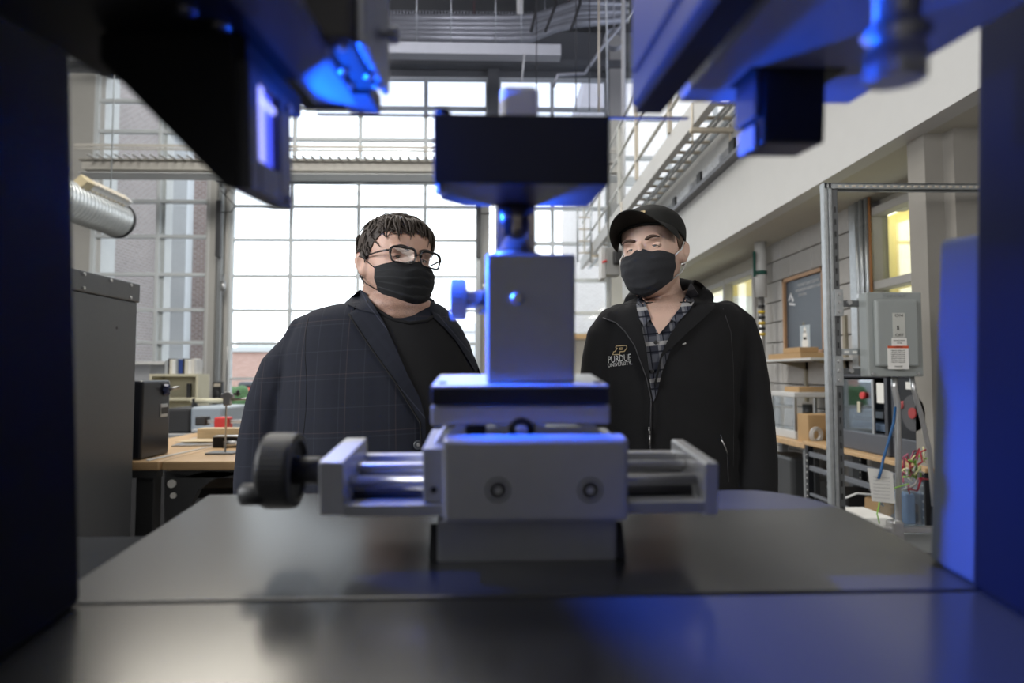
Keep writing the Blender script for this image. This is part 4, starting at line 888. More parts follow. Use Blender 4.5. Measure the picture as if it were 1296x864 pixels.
# ---- post and black box
px_ = root('sample_head', 'black box shaped sample head carried on a round metal post above the stage', 'sample head', (am(655, 320, .63).x, .63, q0.z), MACH)
c = am(653, 290, .632); ct_ = am(653, 240, .632)
g = G(); g.cyl((c.x, .632, q0.z), (c.x, .632, ct_.z+.01), .0195, n=36); part('post', g, mat('polished_steel', (.42, .38, .36), .18, .95), px_)
g = G(); g.lathe((c.x, .632, q0.z), (0, 0, 1), [(0, .024), (.003, .024), (.004, .021)], n=36); part('post_collar', g, anod, px_)
h0, h1 = am(548, 143.5, .52), am(771.5, 233, .52)
D2 = .66
g = G(); g.prism([Vector((h0.x, .52, h1.z)), Vector((h1.x, .52, h1.z)), Vector((h1.x, .635, h1.z)), Vector((h0.x+.02, .635, h1.z)), Vector((h0.x, .60, h1.z))], (0, 0, h0.z-h1.z), .0015); part('box_body', g, blk, px_)
for px, py in ((557, 240),):
    c = am(px, py, .53); g = G(); g.cyl((c.x, .53, h1.z-.004), (c.x, .53, h1.z+.001), .004, n=12); g.ell((c.x, .53, h1.z-.005), (.005, .005, .003)); part('foot_screw', g, steel, px_)
c = am(560, 139, .56); g = G(); g.lathe((c.x, .56, h0.z), (0, 0, 1), [(0, .005), (.002, .004), (.011, .004), (.012, .0072), (.0145, .0072), (.0155, .005)], n=24); part('top_screw', g, blk, px_)
g = G(); p0, p1 = am(575, 139, .57), am(623, 134, .57); g.box(p0.x, p1.x, .56, .62, h0.z-.001, h0.z+.004, .001); part('top_plate', g, blk, px_)
wb2 = root('white_cap_block', 'small translucent white block sitting on top of the black sample head', 'block', (am(656, 142, .56).x, .56, h0.z), MACH)
p0, p1 = am(633, 142, .555), am(681, 111, .555); g = G(); g.box(p0.x, p1.x, .548, .59, h0.z, p1.z, .006, 4)
part('body', g, mat('frosted_white', (.85, .85, .88), .5), wb2)
# tinted screen
ts = root('tinted_screen', 'clear tinted acrylic screen hanging behind the black sample head', 'screen', (am(620, 143, .66).x, .66, am(620, 143.5, .66).z), MACH)
p0, p1 = am(400, 143.5, .66), am(797, -120, .66); g = G(); g.box(p0.x, p1.x, .66, .664, p0.z, p1.z); part('sheet', g, glass('acrylic_tint', (.73, .74, .80), .012, .08), ts)
p2 = am(872, 143.5, .66); g = G(); g.box(p0.x, p2.x, .659, .6655, p0.z-.0015, p0.z, .0004, 1); part('edge_trim', g, mat('bronze_edge', (.28, .22, .16), .5), ts)
# ---- light projector on the left
hs = mat('housing_black', (.012, .013, .015), .5, .05, var=.1, spec=.4)
lp = root('light_projector', 'black wedge shaped light projector with glowing blue window at upper left', 'light projector', (-.2, .42, .08), MACH)
D1, D2 = .40, .482
poly = [(125, 40), (318, 40), (310, 240), (283, 236), (125, 76)]
g = G(); P1 = [am(x, y, D1) for x, y in poly]; xr_ = am(310, 240, D1).x; P1[1].x = P1[2].x = xr_-.004; g.prism(P1, (0, D2-D1, 0), .0015); part('housing', g, hs, lp)
z0 = am(310, 239, D1).z; z1 = am(310, 84, D1).z; zw0 = am(321, 200, D1+.012).z; zw1 = am(321, 98, D1+.012).z
face_m = mat('housing_face', (.06, .062, .068), .45, .1)
def ring(g, x0, x1, ya, yb, za, zb, ia, ib, ja, jb):
    g.box(x0, x1, ya, ia, za, zb, .0015); g.box(x0, x1, ib, yb, za, zb, .0015); g.box(x0, x1, ia, ib, za, ja, .0015); g.box(x0, x1, ia, ib, jb, zb, .0015)
ia, ib = D1+.016, D1+.056
g = G(); ring(g, xr_-.004, xr_+.004, D1, D2, z0, z1+.004, ia, ib, zw0, zw1); fpz = part('face_plate', g, face_m, lp)
g = G(); g.box(xr_-.003, xr_-.0018, ia, ib, zw0, zw1); part('glowing_window', g, mat('blue_glow', (.1, .2, .8), .3, emit=(.08, .11, 1.0), estr=1.2), lp)
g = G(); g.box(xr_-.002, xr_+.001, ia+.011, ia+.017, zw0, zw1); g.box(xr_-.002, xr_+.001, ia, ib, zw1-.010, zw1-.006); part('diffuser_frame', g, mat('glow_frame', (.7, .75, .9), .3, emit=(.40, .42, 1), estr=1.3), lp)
for zc_ in (z0+.006, z1-.002):
    g = G(); g.cyl((xr_+.003, D2-.007, zc_), (xr_+.006, D2-.007, zc_), .003, n=12); part('screw', g, steel, fpz)
g = G(); g.box(xr_-.035, xr_+.002, D1+.002, D2+.035, z1+.003, am(200, 40, D1).z, .002); part('neck_plate', g, hs, lp)
# overhead arm plate
za = am(200, 40, D1).z
ap = root('overhead_arm', 'dark overhead arm plate carrying the projector at the top left', 'support arm', (-.2, .35, za+.002), MACH)
g = G(); g.box(am(88, 10, .40).x-.03, am(332, 40, D1).x, .16, D2+.0, za+.0005, za+.03, .003); part('plate', g, hs, ap)
for px, py, dd in ((205, 2, .33), (235, 20, .37), (278, 38, .39)):
    c = am(px, py, dd); g = G(); g.lathe((c.x, c.y, za+.001), (0, 0, -1), [(0, .006), (.003, .006), (.004, .003)], n=16); part('socket_screw', g, mat('socket_steel', (.25, .25, .28), .25, .8), ap)
g = G(); q = am(338, 80, .42); g.box(q.x-.004, q.x+.036, .34, .54, za+.001, za+.012, .004); part('side_bracket', g, mat('bracket_grey', (.12, .125, .14), .5), ap)
g = G(); g.prism([am(342, 95, .565), am(386, 137, .565), am(441, 137, .565), am(441, 88, .565)], (0, .006, 0), .001); part('rear_plate', g, face_m, ap)
# camera head
chd = root('camera_head', 'dark upright camera head with blue lit underside beside the projector', 'camera head', (am(410, 48, .42).x, .46, am(410, 48, .42).z), MACH)
k0, k1 = am(384, 49, .42), am(445, 49, .42)
g = G(); g.box(k0.x, k1.x, .42, .515, k0.z, k0.z+.16, .003); part('body', g, mat('camera_body_grey', (.05, .045, .042), .5), chd)
g = G(); g.box(k1.x+.0005, k1.x+.007, .43, .53, k0.z+.001, k0.z+.16, .002); part('side_plate', g, anod, chd)
for dx_, dy in ((.010, .014), (.022, .010), (.014, .05), (.030, .062), (.012, .080), (.033, .083)):
    g = G(); g.ell((k0.x+dx_, .42+dy, k0.z-.001), (.0038, .0038, .0022)); part('button_screw', g, steel, chd)
g = G(); g.box(k0.x-.002, k1.x-.006, .515, .564, k0.z-.004, k0.z+.012, .002); part('rear_bracket', g, face_m, chd)
c = am(468, 51, .50); g = G(); g.lathe((k1.x+.006, .49, c.z), (1, 0, 0), [(0, .003), (.006, .003), (.007, .0062), (.013, .0062), (.014, .005)], n=24, knurl=.04); part('side_knob', g, anod, chd)
# ---- right hand housing
rh = root('optics_housing', 'large blue lit rectangular housing hanging at upper right', 'housing', (am(797, 138, .5).x+.02, .36, am(797, 138, .5).z), MACH)
v0 = am(797.5, 139, .50); v1 = am(836, 139, .50)
g = G(); g.box(v0.x, v1.x, .17, .50, v0.z, v0.z+.20, .005, 3); part('body', g, mat('housing_blue_grey', (.06, .065, .085), .4, .1), rh)
g = G(); g.box(v0.x-.0025, v0.x+.001, .19, .484, v0.z+.022, v0.z+.19, .0015); part('inset_panel', g, mat('housing_blue_grey', (.10, .11, .14)), rh)
g = G(); g.box(v0.x+.003, v1.x+.001, .17, .5005, v0.z-.003, v0.z, .001); part('bottom_plate', g, blk, rh)
# mounting plate
mp_ = root('mounting_plate', 'wide flat mounting plate at the top right reaching over the table', 'mounting plate', (.22, .4, am(860, 130, .53).z), MACH)
w0 = am(858, 129.5, .53); w1 = am(1074, 133, .53)
g = G(); g.box(w0.x, w1.x, .16, .53, w0.z, w0.z+.012, .0015); part('plate', g, mat('plate_grey', (.42, .43, .46), .5), mp_)
g = G(); u0 = am(925, 100, .49); u1 = am(1066, 78, .46); g.box(u0.x, am(1050, 90, .475).x, .452, .492, w0.z-.0012, w0.z+.0001); part('cutout', g, blkp, mp_)
# sensor
sn = root('laser_sensor', 'black block sensor hanging under the mounting plate', 'sensor', (am(1005, 180, .45).x, .47, am(1005, 180, .45).z), MACH)
s0, s1 = am(968, 78, .45), am(1044, 181, .45)
g = G(); g.box(s0.x, s1.x, .45, .492, s1.z, w0.z-.0015, .002); part('body', g, mat('sensor_black', (.012, .014, .022), .35, .1), sn)
s2 = am(951, 80, .45); g = G(); g.box(am(952, 80, .46).x, s0.x-.0003, .453, .492, am(950, 150, .46).z, w0.z-.0015, .0015); part('side_block', g, mat('sensor_navy', (.05, .055, .08), .4), sn)
g = G(); g.box(am(954, 170, .46).x, s0.x+.002, .46, .49, am(950, 184, .455).z, am(950, 153, .455).z, .001); part('connector', g, mat('connector_pale', (.35, .40, .48), .4, .3), sn)
# thumb nut
tn = root('adjustment_screw', 'knurled silver adjustment screw under the mounting plate at the far right', 'adjustment screw', (am(1134, 90, .33).x, .33, w0.z), MACH)
c = am(1133, 90, .33); zb_ = am(1133, 104, .33).z; ztn = am(1133, 66, .33).z; zfl = am(1133, 40, .33).z
g = G(); g.cyl((c.x, .33, zfl-.002), (c.x, .33, w0.z+.06), .0112, n=36); part('barrel', g, anod2, tn)
g = G(); g.lathe((c.x, .33, zb_), (0, 0, 1), [(0, .0136), (.001, .0140), (ztn-zb_, .0140), (ztn-zb_+.002, .0128), (ztn-zb_+.006, .0136), (zfl-zb_-.002, .0165), (zfl-zb_, .0165)], n=56); nutp = part('knurled_nut', g, anod2, tn)
g = G()
for k in range(36):
    t = k*2*PI/36; g.cyl((c.x+.0140*math.cos(t), .33+.0140*math.sin(t), zb_+.001), (c.x+.0140*math.cos(t), .33+.0140*math.sin(t), ztn), .0008, n=5)
part('knurl', g, anod2, nutp)
# added unseen lamps casting the blue light, hidden behind projector and holder block
def bluespot(loc, d, power, cone):
    l = bpy.data.lights.new('added_blue_light', 'SPOT'); l.energy = power; l.color = (.004, .095, 1.0); l.shadow_soft_size = .004; l.spot_size = math.radians(cone); l.spot_blend = .35
    o = bpy.data.objects.new('added_blue_light', l); COL.objects.link(o); o.location = m2w(loc); o.rotation_euler = (MF @ Vector(d)).to_track_quat('-Z', 'Y').to_euler()
bl = root('added_blue_lamp', 'added black lamp bracket hidden behind the projector to throw extra blue light', 'lamp', (-.232, .58, .12), MACH)
g = G(); g.box(-.246, -.232, .585, .655, .122, .165, .003); part('added_lamp_housing', g, hs, bl)
g = G(); g.box(-.205, -.186, .50, .53, .103, .165, .003); part('added_lamp_housing', g, hs, bl)
g = G(); g.box(-.243, -.205, .47, .655, .165, .18, .002); part('mount', g, hs, bl)
g = G(); g.box(-.2055, -.2035, .58, .655, .1205, .166, .0005, 1); part('added_baffle', g, hs, bl)  # added plate that cuts off the upper part of the blue beam
bluespot((-.228, .62, .126), (1, -.10, -.20), 75, 84)
bluespot((-.180, .515, .104), (1, -.15, .40), 11, 78)  # added blue spot lighting the upper right housing and plate
bl2 = root('added_blue_lamp', 'added small black lamp hidden behind the grey holder block', 'lamp', (.03, .672, .01), MACH)
g = G(); g.box(.015, .045, .6655, .684, .015, .044, .003); part('added_lamp_housing', g, hs, bl2)
bluespot((.03, .676, .0495), (.22, -.75, .62), 7, 120)  # added blue light from behind the block, up towards the overhead parts
bluespot((-.226, .62, .12), (.13, 0, -.26), 7, 30)  # added narrow blue spot brightening the left rails, no lamp of its own
# ================================================================== THE TWO MEN
def remeshed(g, voxel, smooth=3, post=None, fac=.5):
    me = bpy.data.meshes.new('tmp'); g.bm.to_mesh(me); g.bm.free(); o = bpy.data.objects.new('tmp', me); COL.objects.link(o)
    m = o.modifiers.new('r', 'REMESH'); m.mode = 'VOXEL'; m.voxel_size = voxel; m.use_smooth_shade = True
    if smooth: k = o.modifiers.new('s', 'SMOOTH'); k.iterations = smooth; k.factor = fac
    dg = bpy.context.evaluated_depsgraph_get(); out = bpy.data.meshes.new_from_object(o.evaluated_get(dg)); bpy.data.objects.remove(o)
    out.materials.clear()
    if post:
        for v in out.vertices: v.co = post(v.co)
    for p in out.polygons: p.use_smooth = True
    r = G(); r.bm.from_mesh(out); bpy.data.meshes.remove(out); return r
def bvh(*gs):
    b = bmesh.new()
    for g in gs:
        me = bpy.data.meshes.new('t'); g.bm.to_mesh(me); b.from_mesh(me); bpy.data.meshes.remove(me)
    t = BVHTree.FromBMesh(b); b.free(); return t
def refine(poly, mx):
    b = bmesh.new(); f = b.faces.new([b.verts.new((x, y, 0)) for x, y in poly]); bmesh.ops.triangulate(b, faces=[f])
    for _ in range(8):
        es = [e for e in b.edges if e.calc_length() > mx]
        if not es: break
        bmesh.ops.subdivide_edges(b, edges=es, cuts=1); bmesh.ops.triangulate(b, faces=b.faces[:])
    return b
def cast(tree, px, py, Yd):
    d = ray(px, py).normalized(); h = tree.ray_cast(CAM+d*.9, d)
    return (h[0], h[1], d) if h[0] else (at(px, py, Yd), None, d)
def drape(tree, poly, off=.003, th=.004, mx=6, Yd=1.5, fold=None):
    """cloth panel cut to an outline and laid on the body it covers"""
    b = refine(poly, mx)
    pts = {}
    for v in b.verts:
        px, py = v.co.x, v.co.y; p, n, d = cast(tree, px, py, Yd); pts[v] = (p - d*(off+(fold(px, py) if fold else 0)), d)
    for v, (p, d) in pts.items(): v.co = p
    # even out depth jumps
    for _ in range(2):
        new = {}
        for v in b.verts:
            nb_ = [e.other_vert(v).co for e in v.link_edges]
            if not v.is_boundary: new[v] = v.co*.5 + sum(nb_, Vector())/len(nb_)*.5
        for v, c in new.items(): v.co = c
    r = bmesh.ops.extrude_face_region(b, geom=b.faces[:])
    for v in [x for x in r['geom'] if isinstance(x, bmesh.types.BMVert)]: v.co += (v.co-CAM).normalized()*th
    bmesh.ops.recalc_face_normals(b, faces=b.faces[:])
    for f in b.faces: f.smooth = True
    g = G(); g._merge(b, True)
    for e in g.bm.edges:
        if len(e.link_faces) == 2 and e.calc_face_angle(0) > 1.0: e.smooth = False
    return g
def line_on(tree, pts, r, off=.001, Yd=1.5, n=6, dens=8):
    out = []
    for a, b in zip(pts, pts[1:]):
        k = max(1, int(math.hypot(b[0]-a[0], b[1]-a[1])/dens))
        for i in range(k): t = i/k; out.append((a[0]+(b[0]-a[0])*t, a[1]+(b[1]-a[1])*t))
    out.append(pts[-1]); P = []
    for x, y in out: p, nn, d = cast(tree, x, y, Yd); P.append(p-d*off)
    return G().tube(P, r, n)
def text_px(tree, body, cx, cy, hpx, wpx, rot=0, off=.0025, th=.001, Yd=1.7, shear=0):
    me = text_mesh(body, 1, 0, shear); g = G()
    xs = [v.co.x for v in me.vertices]; ys = [v.co.y for v in me.vertices]; w0, h0 = max(xs)-min(xs), max(ys)-min(ys); mx_, my_ = (max(xs)+min(xs))/2, (max(ys)+min(ys))/2
    for v in me.vertices:
        x, y = (v.co.x-mx_)/w0*wpx, (v.co.y-my_)/h0*hpx
        px, py = cx+x*math.cos(rot)+y*math.sin(rot), cy-y*math.cos(rot)+x*math.sin(rot); p, n, d = cast(tree, px, py, Yd); v.co = p-d*off
    g.bm.from_mesh(me); bpy.data.meshes.remove(me); return g
def stubble(m, zc, z0, z1, col, st):
    t = m.node_tree; p = t.nodes['Principled BSDF']; old = p.inputs['Base Color'].links[0].from_socket
    c = t.nodes.new('ShaderNodeTexCoord'); sp = t.nodes.new('ShaderNodeSeparateXYZ'); t.links.new(c.outputs['Object'], sp.inputs[0])
    f = []
    for a, b in ((zc+z1+.02, zc+z1), (zc+z0-.02, zc+z0)):
        mr = t.nodes.new('ShaderNodeMapRange'); mr.inputs['From Min'].default_value = a; mr.inputs['From Max'].default_value = b; t.links.new(sp.outputs['Z'], mr.inputs['Value']); f.append(mr.outputs[0])
    n = t.nodes.new('ShaderNodeTexNoise'); n.inputs['Scale'].default_value = 420; t.links.new(c.outputs['Object'], n.inputs['Vector'])
    def mul(a, b):
        q = t.nodes.new('ShaderNodeMath'); q.operation = 'MULTIPLY'
        for i, v in enumerate((a, b)):
            if isinstance(v, float): q.inputs[i].default_value = v
            else: t.links.new(v, q.inputs[i])
        return q.outputs[0]
    k = mul(mul(f[0], f[1]), mul(n.outputs['Fac'], st*2.0))
    mx = t.nodes.new('ShaderNodeMix'); mx.data_type = 'RGBA'; t.links.new(k, mx.inputs[0]); t.links.new(old, mx.inputs[6]); mx.inputs[7].default_value = tuple(col)+(1,); t.links.new(mx.outputs[2], p.inputs['Base Color'])
def skinmat(name, col, blotch):
    m = mat(name, col, .48, var=.10, vscale=14, bump=.25, bscale=380, spec=.4); p = m.node_tree.nodes['Principled BSDF']
    p.inputs['Subsurface Weight'].default_value = .12; p.inputs['Subsurface Radius'].default_value = (.012, .005, .003); return m
HEADROWS = [(-.118,.020,-.070,-.03),(-.112,.034,-.082,-.012),(-.098,.046,-.089,.02),(-.08,.056,-.091,.05),(-.055,.064,-.090,.068),(-.025,.069,-.088,.083),(.005,.0715,-.086,.091),(.03,.074,-.090,.097),(.055,.0745,-.089,.098),(.075,.070,-.081,.090),(.092,.060,-.067,.077),(.105,.044,-.049,.058),(.113,.026,-.030,.036),(.117,.010,-.012,.015)]
def head_parts(g, M, heavy=0.):
    h = G(); rows = []
    for z, hw, yf, yb in HEADROWS:
        k = 1+heavy*max(0, min(1, (.0-z)/.09)); rows.append((0, (yf+yb)/2, z, hw*k, (yb-yf)/2))
    h.loft(rows, 36, 2.25)
    h.ell((0, -.092, -.004), (.0085, .012, .022)); h.ell((0, -.104, -.030), (.015, .015, .012)); h.ell((.010, -.096, -.034), (.009, .010, .008)); h.ell((-.010, -.096, -.034), (.009, .010, .008))
    for s in (-1, 1):
        h.ell((s*.030, -.080, .027), (.024, .011, .008)); h.ell((s*.036, -.066, -.030), (.024, .018, .022))
        R = Matrix.Rotation(s*-.35, 3, 'Z') @ Matrix.Rotation(-.12, 3, 'X')
        h.ell((s*.078, .012, -.006), (.007, .018, .030), R); h.ell((s*.0845, .020, .004), (.005, .014, .024), R)
    h.ell((0, -.085, -.062), (.024, .012, .010)); h.ell((0, -.080, -.098), (.024, .016, .014))
    h.bm.transform(M); me = bpy.data.meshes.new('t'); h.bm.to_mesh(me); h.bm.free(); g.bm.from_mesh(me); bpy.data.meshes.remove(me)
def limb(g, pts, rs): 
    g.tube(pts, rs, 16)
    g.ell(pts[0], (rs[0],)*3, n=14); g.ell(pts[-1], (rs[-1],)*3, n=14)
def hand(g, w, side, fwd=Vector((0, -1, 0))):
    """relaxed hanging hand; w wrist, side +1/-1 = thumb towards +x/-x"""
    w = Vector(w); dn = Vector((0, -.12, -1)).normalized()
    g.ell(w+dn*.05, (.024, .040, .052)); g.ell(w+dn*.075+Vector((0, -.006, 0)), (.017, .040, .03))
    for i, (off, ln) in enumerate(((-.034, .070), (-.012, .080), (.011, .074), (.032, .058))):
        b = w+dn*.088+Vector((0, off, 0)); p = [b]; d = dn.copy()
        for k, f in enumerate((.45, .32, .23)):
            d = (d+Vector((side*.22, 0, 0))*(k+.6)).normalized(); p.append(p[-1]+d*ln*f)
        g.tube(p, [.0092, .0088, .0078, .0065], 10); g.ell(p[-1], (.0065,)*3, n=8)
    t0 = w+dn*.03+Vector((side*.006, -.03, 0)); g.tube([t0, t0+Vector((side*.014, -.022, -.02)), t0+Vector((side*.022, -.030, -.045)), t0+Vector((side*.024, -.030, -.066))], [.014, .011, .0095, .0075], 10)
def torso_rows(rows, Y, inset=0., p=2.3):
    out = []
    for py, l, r, dep in rows:
        c = at((l+r)/2, py, Y); hw = (r-l)/2*Y/FPX; out.append((c.x, Y, c.z, max(.02, hw-inset), max(.02, dep-inset)))
    return out[::-1]
def frustum_legs(g, cx, Y, zt, hw, r0, r1, z0=.07):
    for s in (-1, 1):
        limb(g, [(cx+s*hw, Y, zt), (cx+s*hw*1.02, Y-.01, zt*.72), (cx+s*hw*1.05, Y-.005, zt*.5), (cx+s*hw*1.05, Y+.01, z0+.05)], [r0, r0*.85, r0*.65, r1])
def shoe(parent, x, Y, m):
    g = G(); g.loft([(x, Y-.06, 0, .045, .135), (x, Y-.06, .03, .048, .138), (x, Y-.03, .06, .042, .10), (x, Y+.01, .09, .038, .06), (x, Y+.02, .11, .04, .05)], 20, 2.4); part('shoe', g, m, parent)
class Face:
    def __init__(s, eyes, Y, yaw, pitch, roll, sc, zs=1.):
        R = Matrix.Rotation(math.radians(roll), 3, 'Y') @ Matrix.Rotation(math.radians(yaw), 3, 'Z') @ Matrix.Rotation(math.radians(-pitch), 3, 'X')
        e = R @ Vector((0, -.085, .008))*sc; c = at(eyes[0], eyes[1], Y+e.y)-e
        s.M = Matrix.Translation(c) @ (R.to_4x4()) @ Matrix.Diagonal((sc, sc, sc*zs, 1)); s.inv = s.M.inverted(); s.R = R; s.c = c; s.sc = sc
    def w(s, p): return s.M @ Vector(p)
    def post(s, co):
        v = s.inv @ co
        if v.length > .16 or v.z < -.14: return co
        for k in (-1, 1):
            d = math.sqrt(((v.x-k*.031)/.019)**2+((v.z-.008)/.0135)**2)
            if v.y < -.05 and d < 1: v.y += .0048*(1-d*d)
            e = math.sqrt(((v.y-.013)/.011)**2+((v.z+.002)/.018)**2)                 # ear bowl
            if k*v.x > .072 and e < 1: v.x -= k*.006*(1-e*e)
        return s.M @ v
def eyes(parent, F, iris, skin, gaze=(0, 0), lidgap=(.0030, -.0040)):
    for k in (-1, 1):
        c = Vector((k*.031, -.0642, .0070)); e = G(); e.ell(c, (.0122,)*3, n=24); e.bm.transform(F.M); eb = part('eyeball', e, mat('eye_white', (.48, .43, .40), .25), parent)
        d = Vector((gaze[0], -1, gaze[1])).normalized(); q = d.to_track_quat('Z', 'Y').to_matrix()
        e = G(); e.ell(c+d*.0100, (.0058, .0058, .0030), q, 20); e.bm.transform(F.M); part('iris', e, iris, eb)
        e = G(); e.ell(c+d*.0122, (.0025, .0025, .0012), q, 14); e.bm.transform(F.M); part('pupil', e, blkp, eb)
        for up in (0, 1):
            e = G(); e.ell(c, (.0170, .0131, .0160), n=56)
            lim = lidgap[0] if up else lidgap[1]
            dl_ = [f for f in e.bm.faces if ((f.calc_center_median().z-c.z) < lim - (0 if up else 9) - 40*(f.calc_center_median().x-c.x)**2*(1 if up else 0)) or (not up and (f.calc_center_median().z-c.z) > lim+25*(f.calc_center_median().x-c.x)**2)]
            bmesh.ops.delete(e.bm, geom=dl_, context='FACES'); e.bm.transform(F.M); part('eyelid', e, skin, parent)
        lp_ = [Vector((c.x+x_, c.y-.0136*math.sqrt(max(0, 1-(x_/.017)**2-((lidgap[0]-40*x_*x_)/.016)**2)), c.z+lidgap[0]-40*x_*x_)) for x_ in [(-.0125+.025*q_/12) for q_ in range(13)]]
        part('eyelash', G().tube([F.w(q_) for q_ in lp_], .0008, 6), blkp, parent)
def brow(parent, F, tree, m, th=.0032, z0=.024):
    for k in (-1, 1):
        P = []
        for i in range(9):
            t = i/8; x = k*(.013+.036*t); z = z0+.007*math.sin(t*2.3)-.004*t*t
            o = F.w((x, -.2, z)); d = (F.w((x, .2, z))-o).normalized(); h = tree.ray_cast(o, d)
            P.append((h[0] if h[0] else F.w((x, -.085, z)))-d*.0003)
        part('eyebrow', G().tube(P, [th*F.sc*(.7, 1, 1.1, 1.1, 1, .9, .75, .55, .3)[i] for i in range(9)], 8), m, parent)
def mask(parent, F, m, pleats, zt=.002, zb=-.128, wide=1.22, fr=1., name='face_mask'):
    b = bmesh.new(); NU, NV = 48, 44; grid = []
    prof = [(0, .098), (.10, .108), (.24, .123), (.36, .122), (.6, .116), (.82, .110), (.94, .098), (1, .082)]
    def pf(v):
        for (a, x), (c, y) in zip(prof, prof[1:]):
            if v <= c: t = (v-a)/(c-a); t = t*t*(3-2*t); return x+(y-x)*t
        return prof[-1][1]
    for j in range(NV+1):
        v = j/NV; row = []
        for i in range(NU+1):
            u = -1+2*i/NU; th = u*wide; ztop = zt-.020*abs(u)**1.2-.006*math.exp(-(abs(u)-.3)**2/.02); zbot = zb+.040*abs(u)**1.4
            z = ztop+(zbot-ztop)*v; a = .0815*(1-.16*max(0, v-.5)*2); fv = pf(v)*fr
            side = .106*fr; f = side+(fv-side)*math.cos(th)**2
            x = a*math.sin(th); y = .004-(f+.004)*math.cos(th)**.85 if math.cos(th) > 0 else .004
            o = 0
            if pleats: 
                q = (v*5.2+.18*math.sin(u*2.1)) % 1; o = .0035*(1-q)*(1-.75*abs(u)**3)*(1 if .08 < v < .93 else .2) + .0012*noise.noise(Vector((u*2.5, v*9, 3)))
            else: o = .0022*noise.noise(Vector((u*1.6+v*1.2, v*5, 7)))+.0012*noise.noise(Vector((u*5, v*3+u*2, 1)))
            row.append(b.verts.new((x*(1+o*8), y-o*math.cos(th), z)))
        grid.append(row)
    for j in range(NV):
        for i in range(NU): b.faces.new((grid[j][i], grid[j+1][i], grid[j+1][i+1], grid[j][i+1])).smooth = True
    r = bmesh.ops.extrude_face_region(b, geom=b.faces[:])
    for v in [x for x in r['geom'] if isinstance(x, bmesh.types.BMVert)]: v.co = Vector((v.co.x*.985, v.co.y+.0018, v.co.z))
    bmesh.ops.recalc_face_normals(b, faces=b.faces[:]); b.transform(F.M); g = G(); g._merge(b, True); o = part(name, g, m, parent)
    c = {}
    for s in (-1, 1):
        th = wide; x = s*.0815*math.sin(th); y = .004-(.110*fr)*math.cos(th)**.85
        c[s] = (Vector((x, y, zt-.020+(zb+.04-zt+.02)*.04)), Vector((x*.87, y, zt-.020+(zb+.04-zt+.02)*.97)))
    return o, c
def straps(parent, F, c, m, r):
    for s in (-1, 1):
        t, b = c[s]
        for p0, e in ((t, Vector((s*.083, .008, .022))), (b, Vector((s*.080, .014, -.036)))):
            mid = (p0+e)/2+Vector((s*.006, 0, -.002)); P = [F.w(p0), F.w(mid), F.w(e), F.w(e+Vector((-s*.012, .006, .0))) ]
            part('ear_loop', G().tube(P, r, 8), m, parent)
def shell(F, tree, line, off, noise_amp=0, n_az=72, n_el=22, C=(0, .008, .015), edge=.002, th=.003):
    """cap or hair layer grown outward from the head; line(az) lowest elevation"""
    b = bmesh.new(); C = Vector(C); grid = []; cw = F.w(C)
    for j in range(n_el+1):
        row = []
        for i in range(n_az):
            az = i*2*PI/n_az; lo = line(az); el = PI/2+(lo-PI/2)*(j/n_el) if j else PI/2
            d = Vector((math.sin(az)*math.cos(el), -math.cos(az)*math.cos(el), math.sin(el))); dw = (F.R @ d).normalized()
            h = tree.ray_cast(cw, dw); 
            far = cw+dw*.25; h2 = tree.ray_cast(far, -dw); dist = (h2[0]-cw).length if h2[0] else .1
            if h2[0] and dist > .135: dist = .10
            t = j/n_el; o = edge+(off-edge)*min(1, (1-t)*3.0)
            o += noise_amp*noise.noise(Vector((d.x*9, d.y*9, d.z*9)))+noise_amp*.6*noise.noise(Vector((d.x*34, d.y*20, d.z*20)))
            row.append((cw, dw, dist+o))
        grid.append(row)
    # smooth distances
    D = [[c[2] for c in r] for r in grid]
    for _ in range(3):
        D = [[(D[j][i]*2+D[j][i-1]+D[j][(i+1) % n_az]+D[max(0, j-1)][i]+D[min(n_el, j+1)][i])/6 for i in range(n_az)] for j in range(n_el+1)]
    V = [[b.verts.new(grid[j][i][0]+grid[j][i][1]*(D[j][i] if j else sum(D[0])/n_az)) for i in range(n_az)] for j in range(n_el+1)]
    for j in range(n_el):
        for i in range(n_az): b.faces.new((V[j][i], V[j][(i+1) % n_az], V[j+1][(i+1) % n_az], V[j+1][i])).smooth = True
    bmesh.ops.remove_doubles(b, verts=b.verts[:], dist=1e-5)
    r = bmesh.ops.extrude_face_region(b, geom=b.faces[:])
    for v in [x for x in r['geom'] if isinstance(x, bmesh.types.BMVert)]: v.co += (cw-v.co).normalized()*th
    bmesh.ops.recalc_face_normals(b, faces=b.faces[:]); g = G(); g._merge(b, True); return g
def interp(tab):
    def f(az):
        a = abs((az+PI) % (2*PI)-PI)*180/PI
        for (x, y), (u, v) in zip(tab, tab[1:]):
            if a <= u: t = (a-x)/(u-x); t = t*t*(3-2*t); return math.radians(y+(v-y)*t)
        return math.radians(tab[-1][1])
    return f
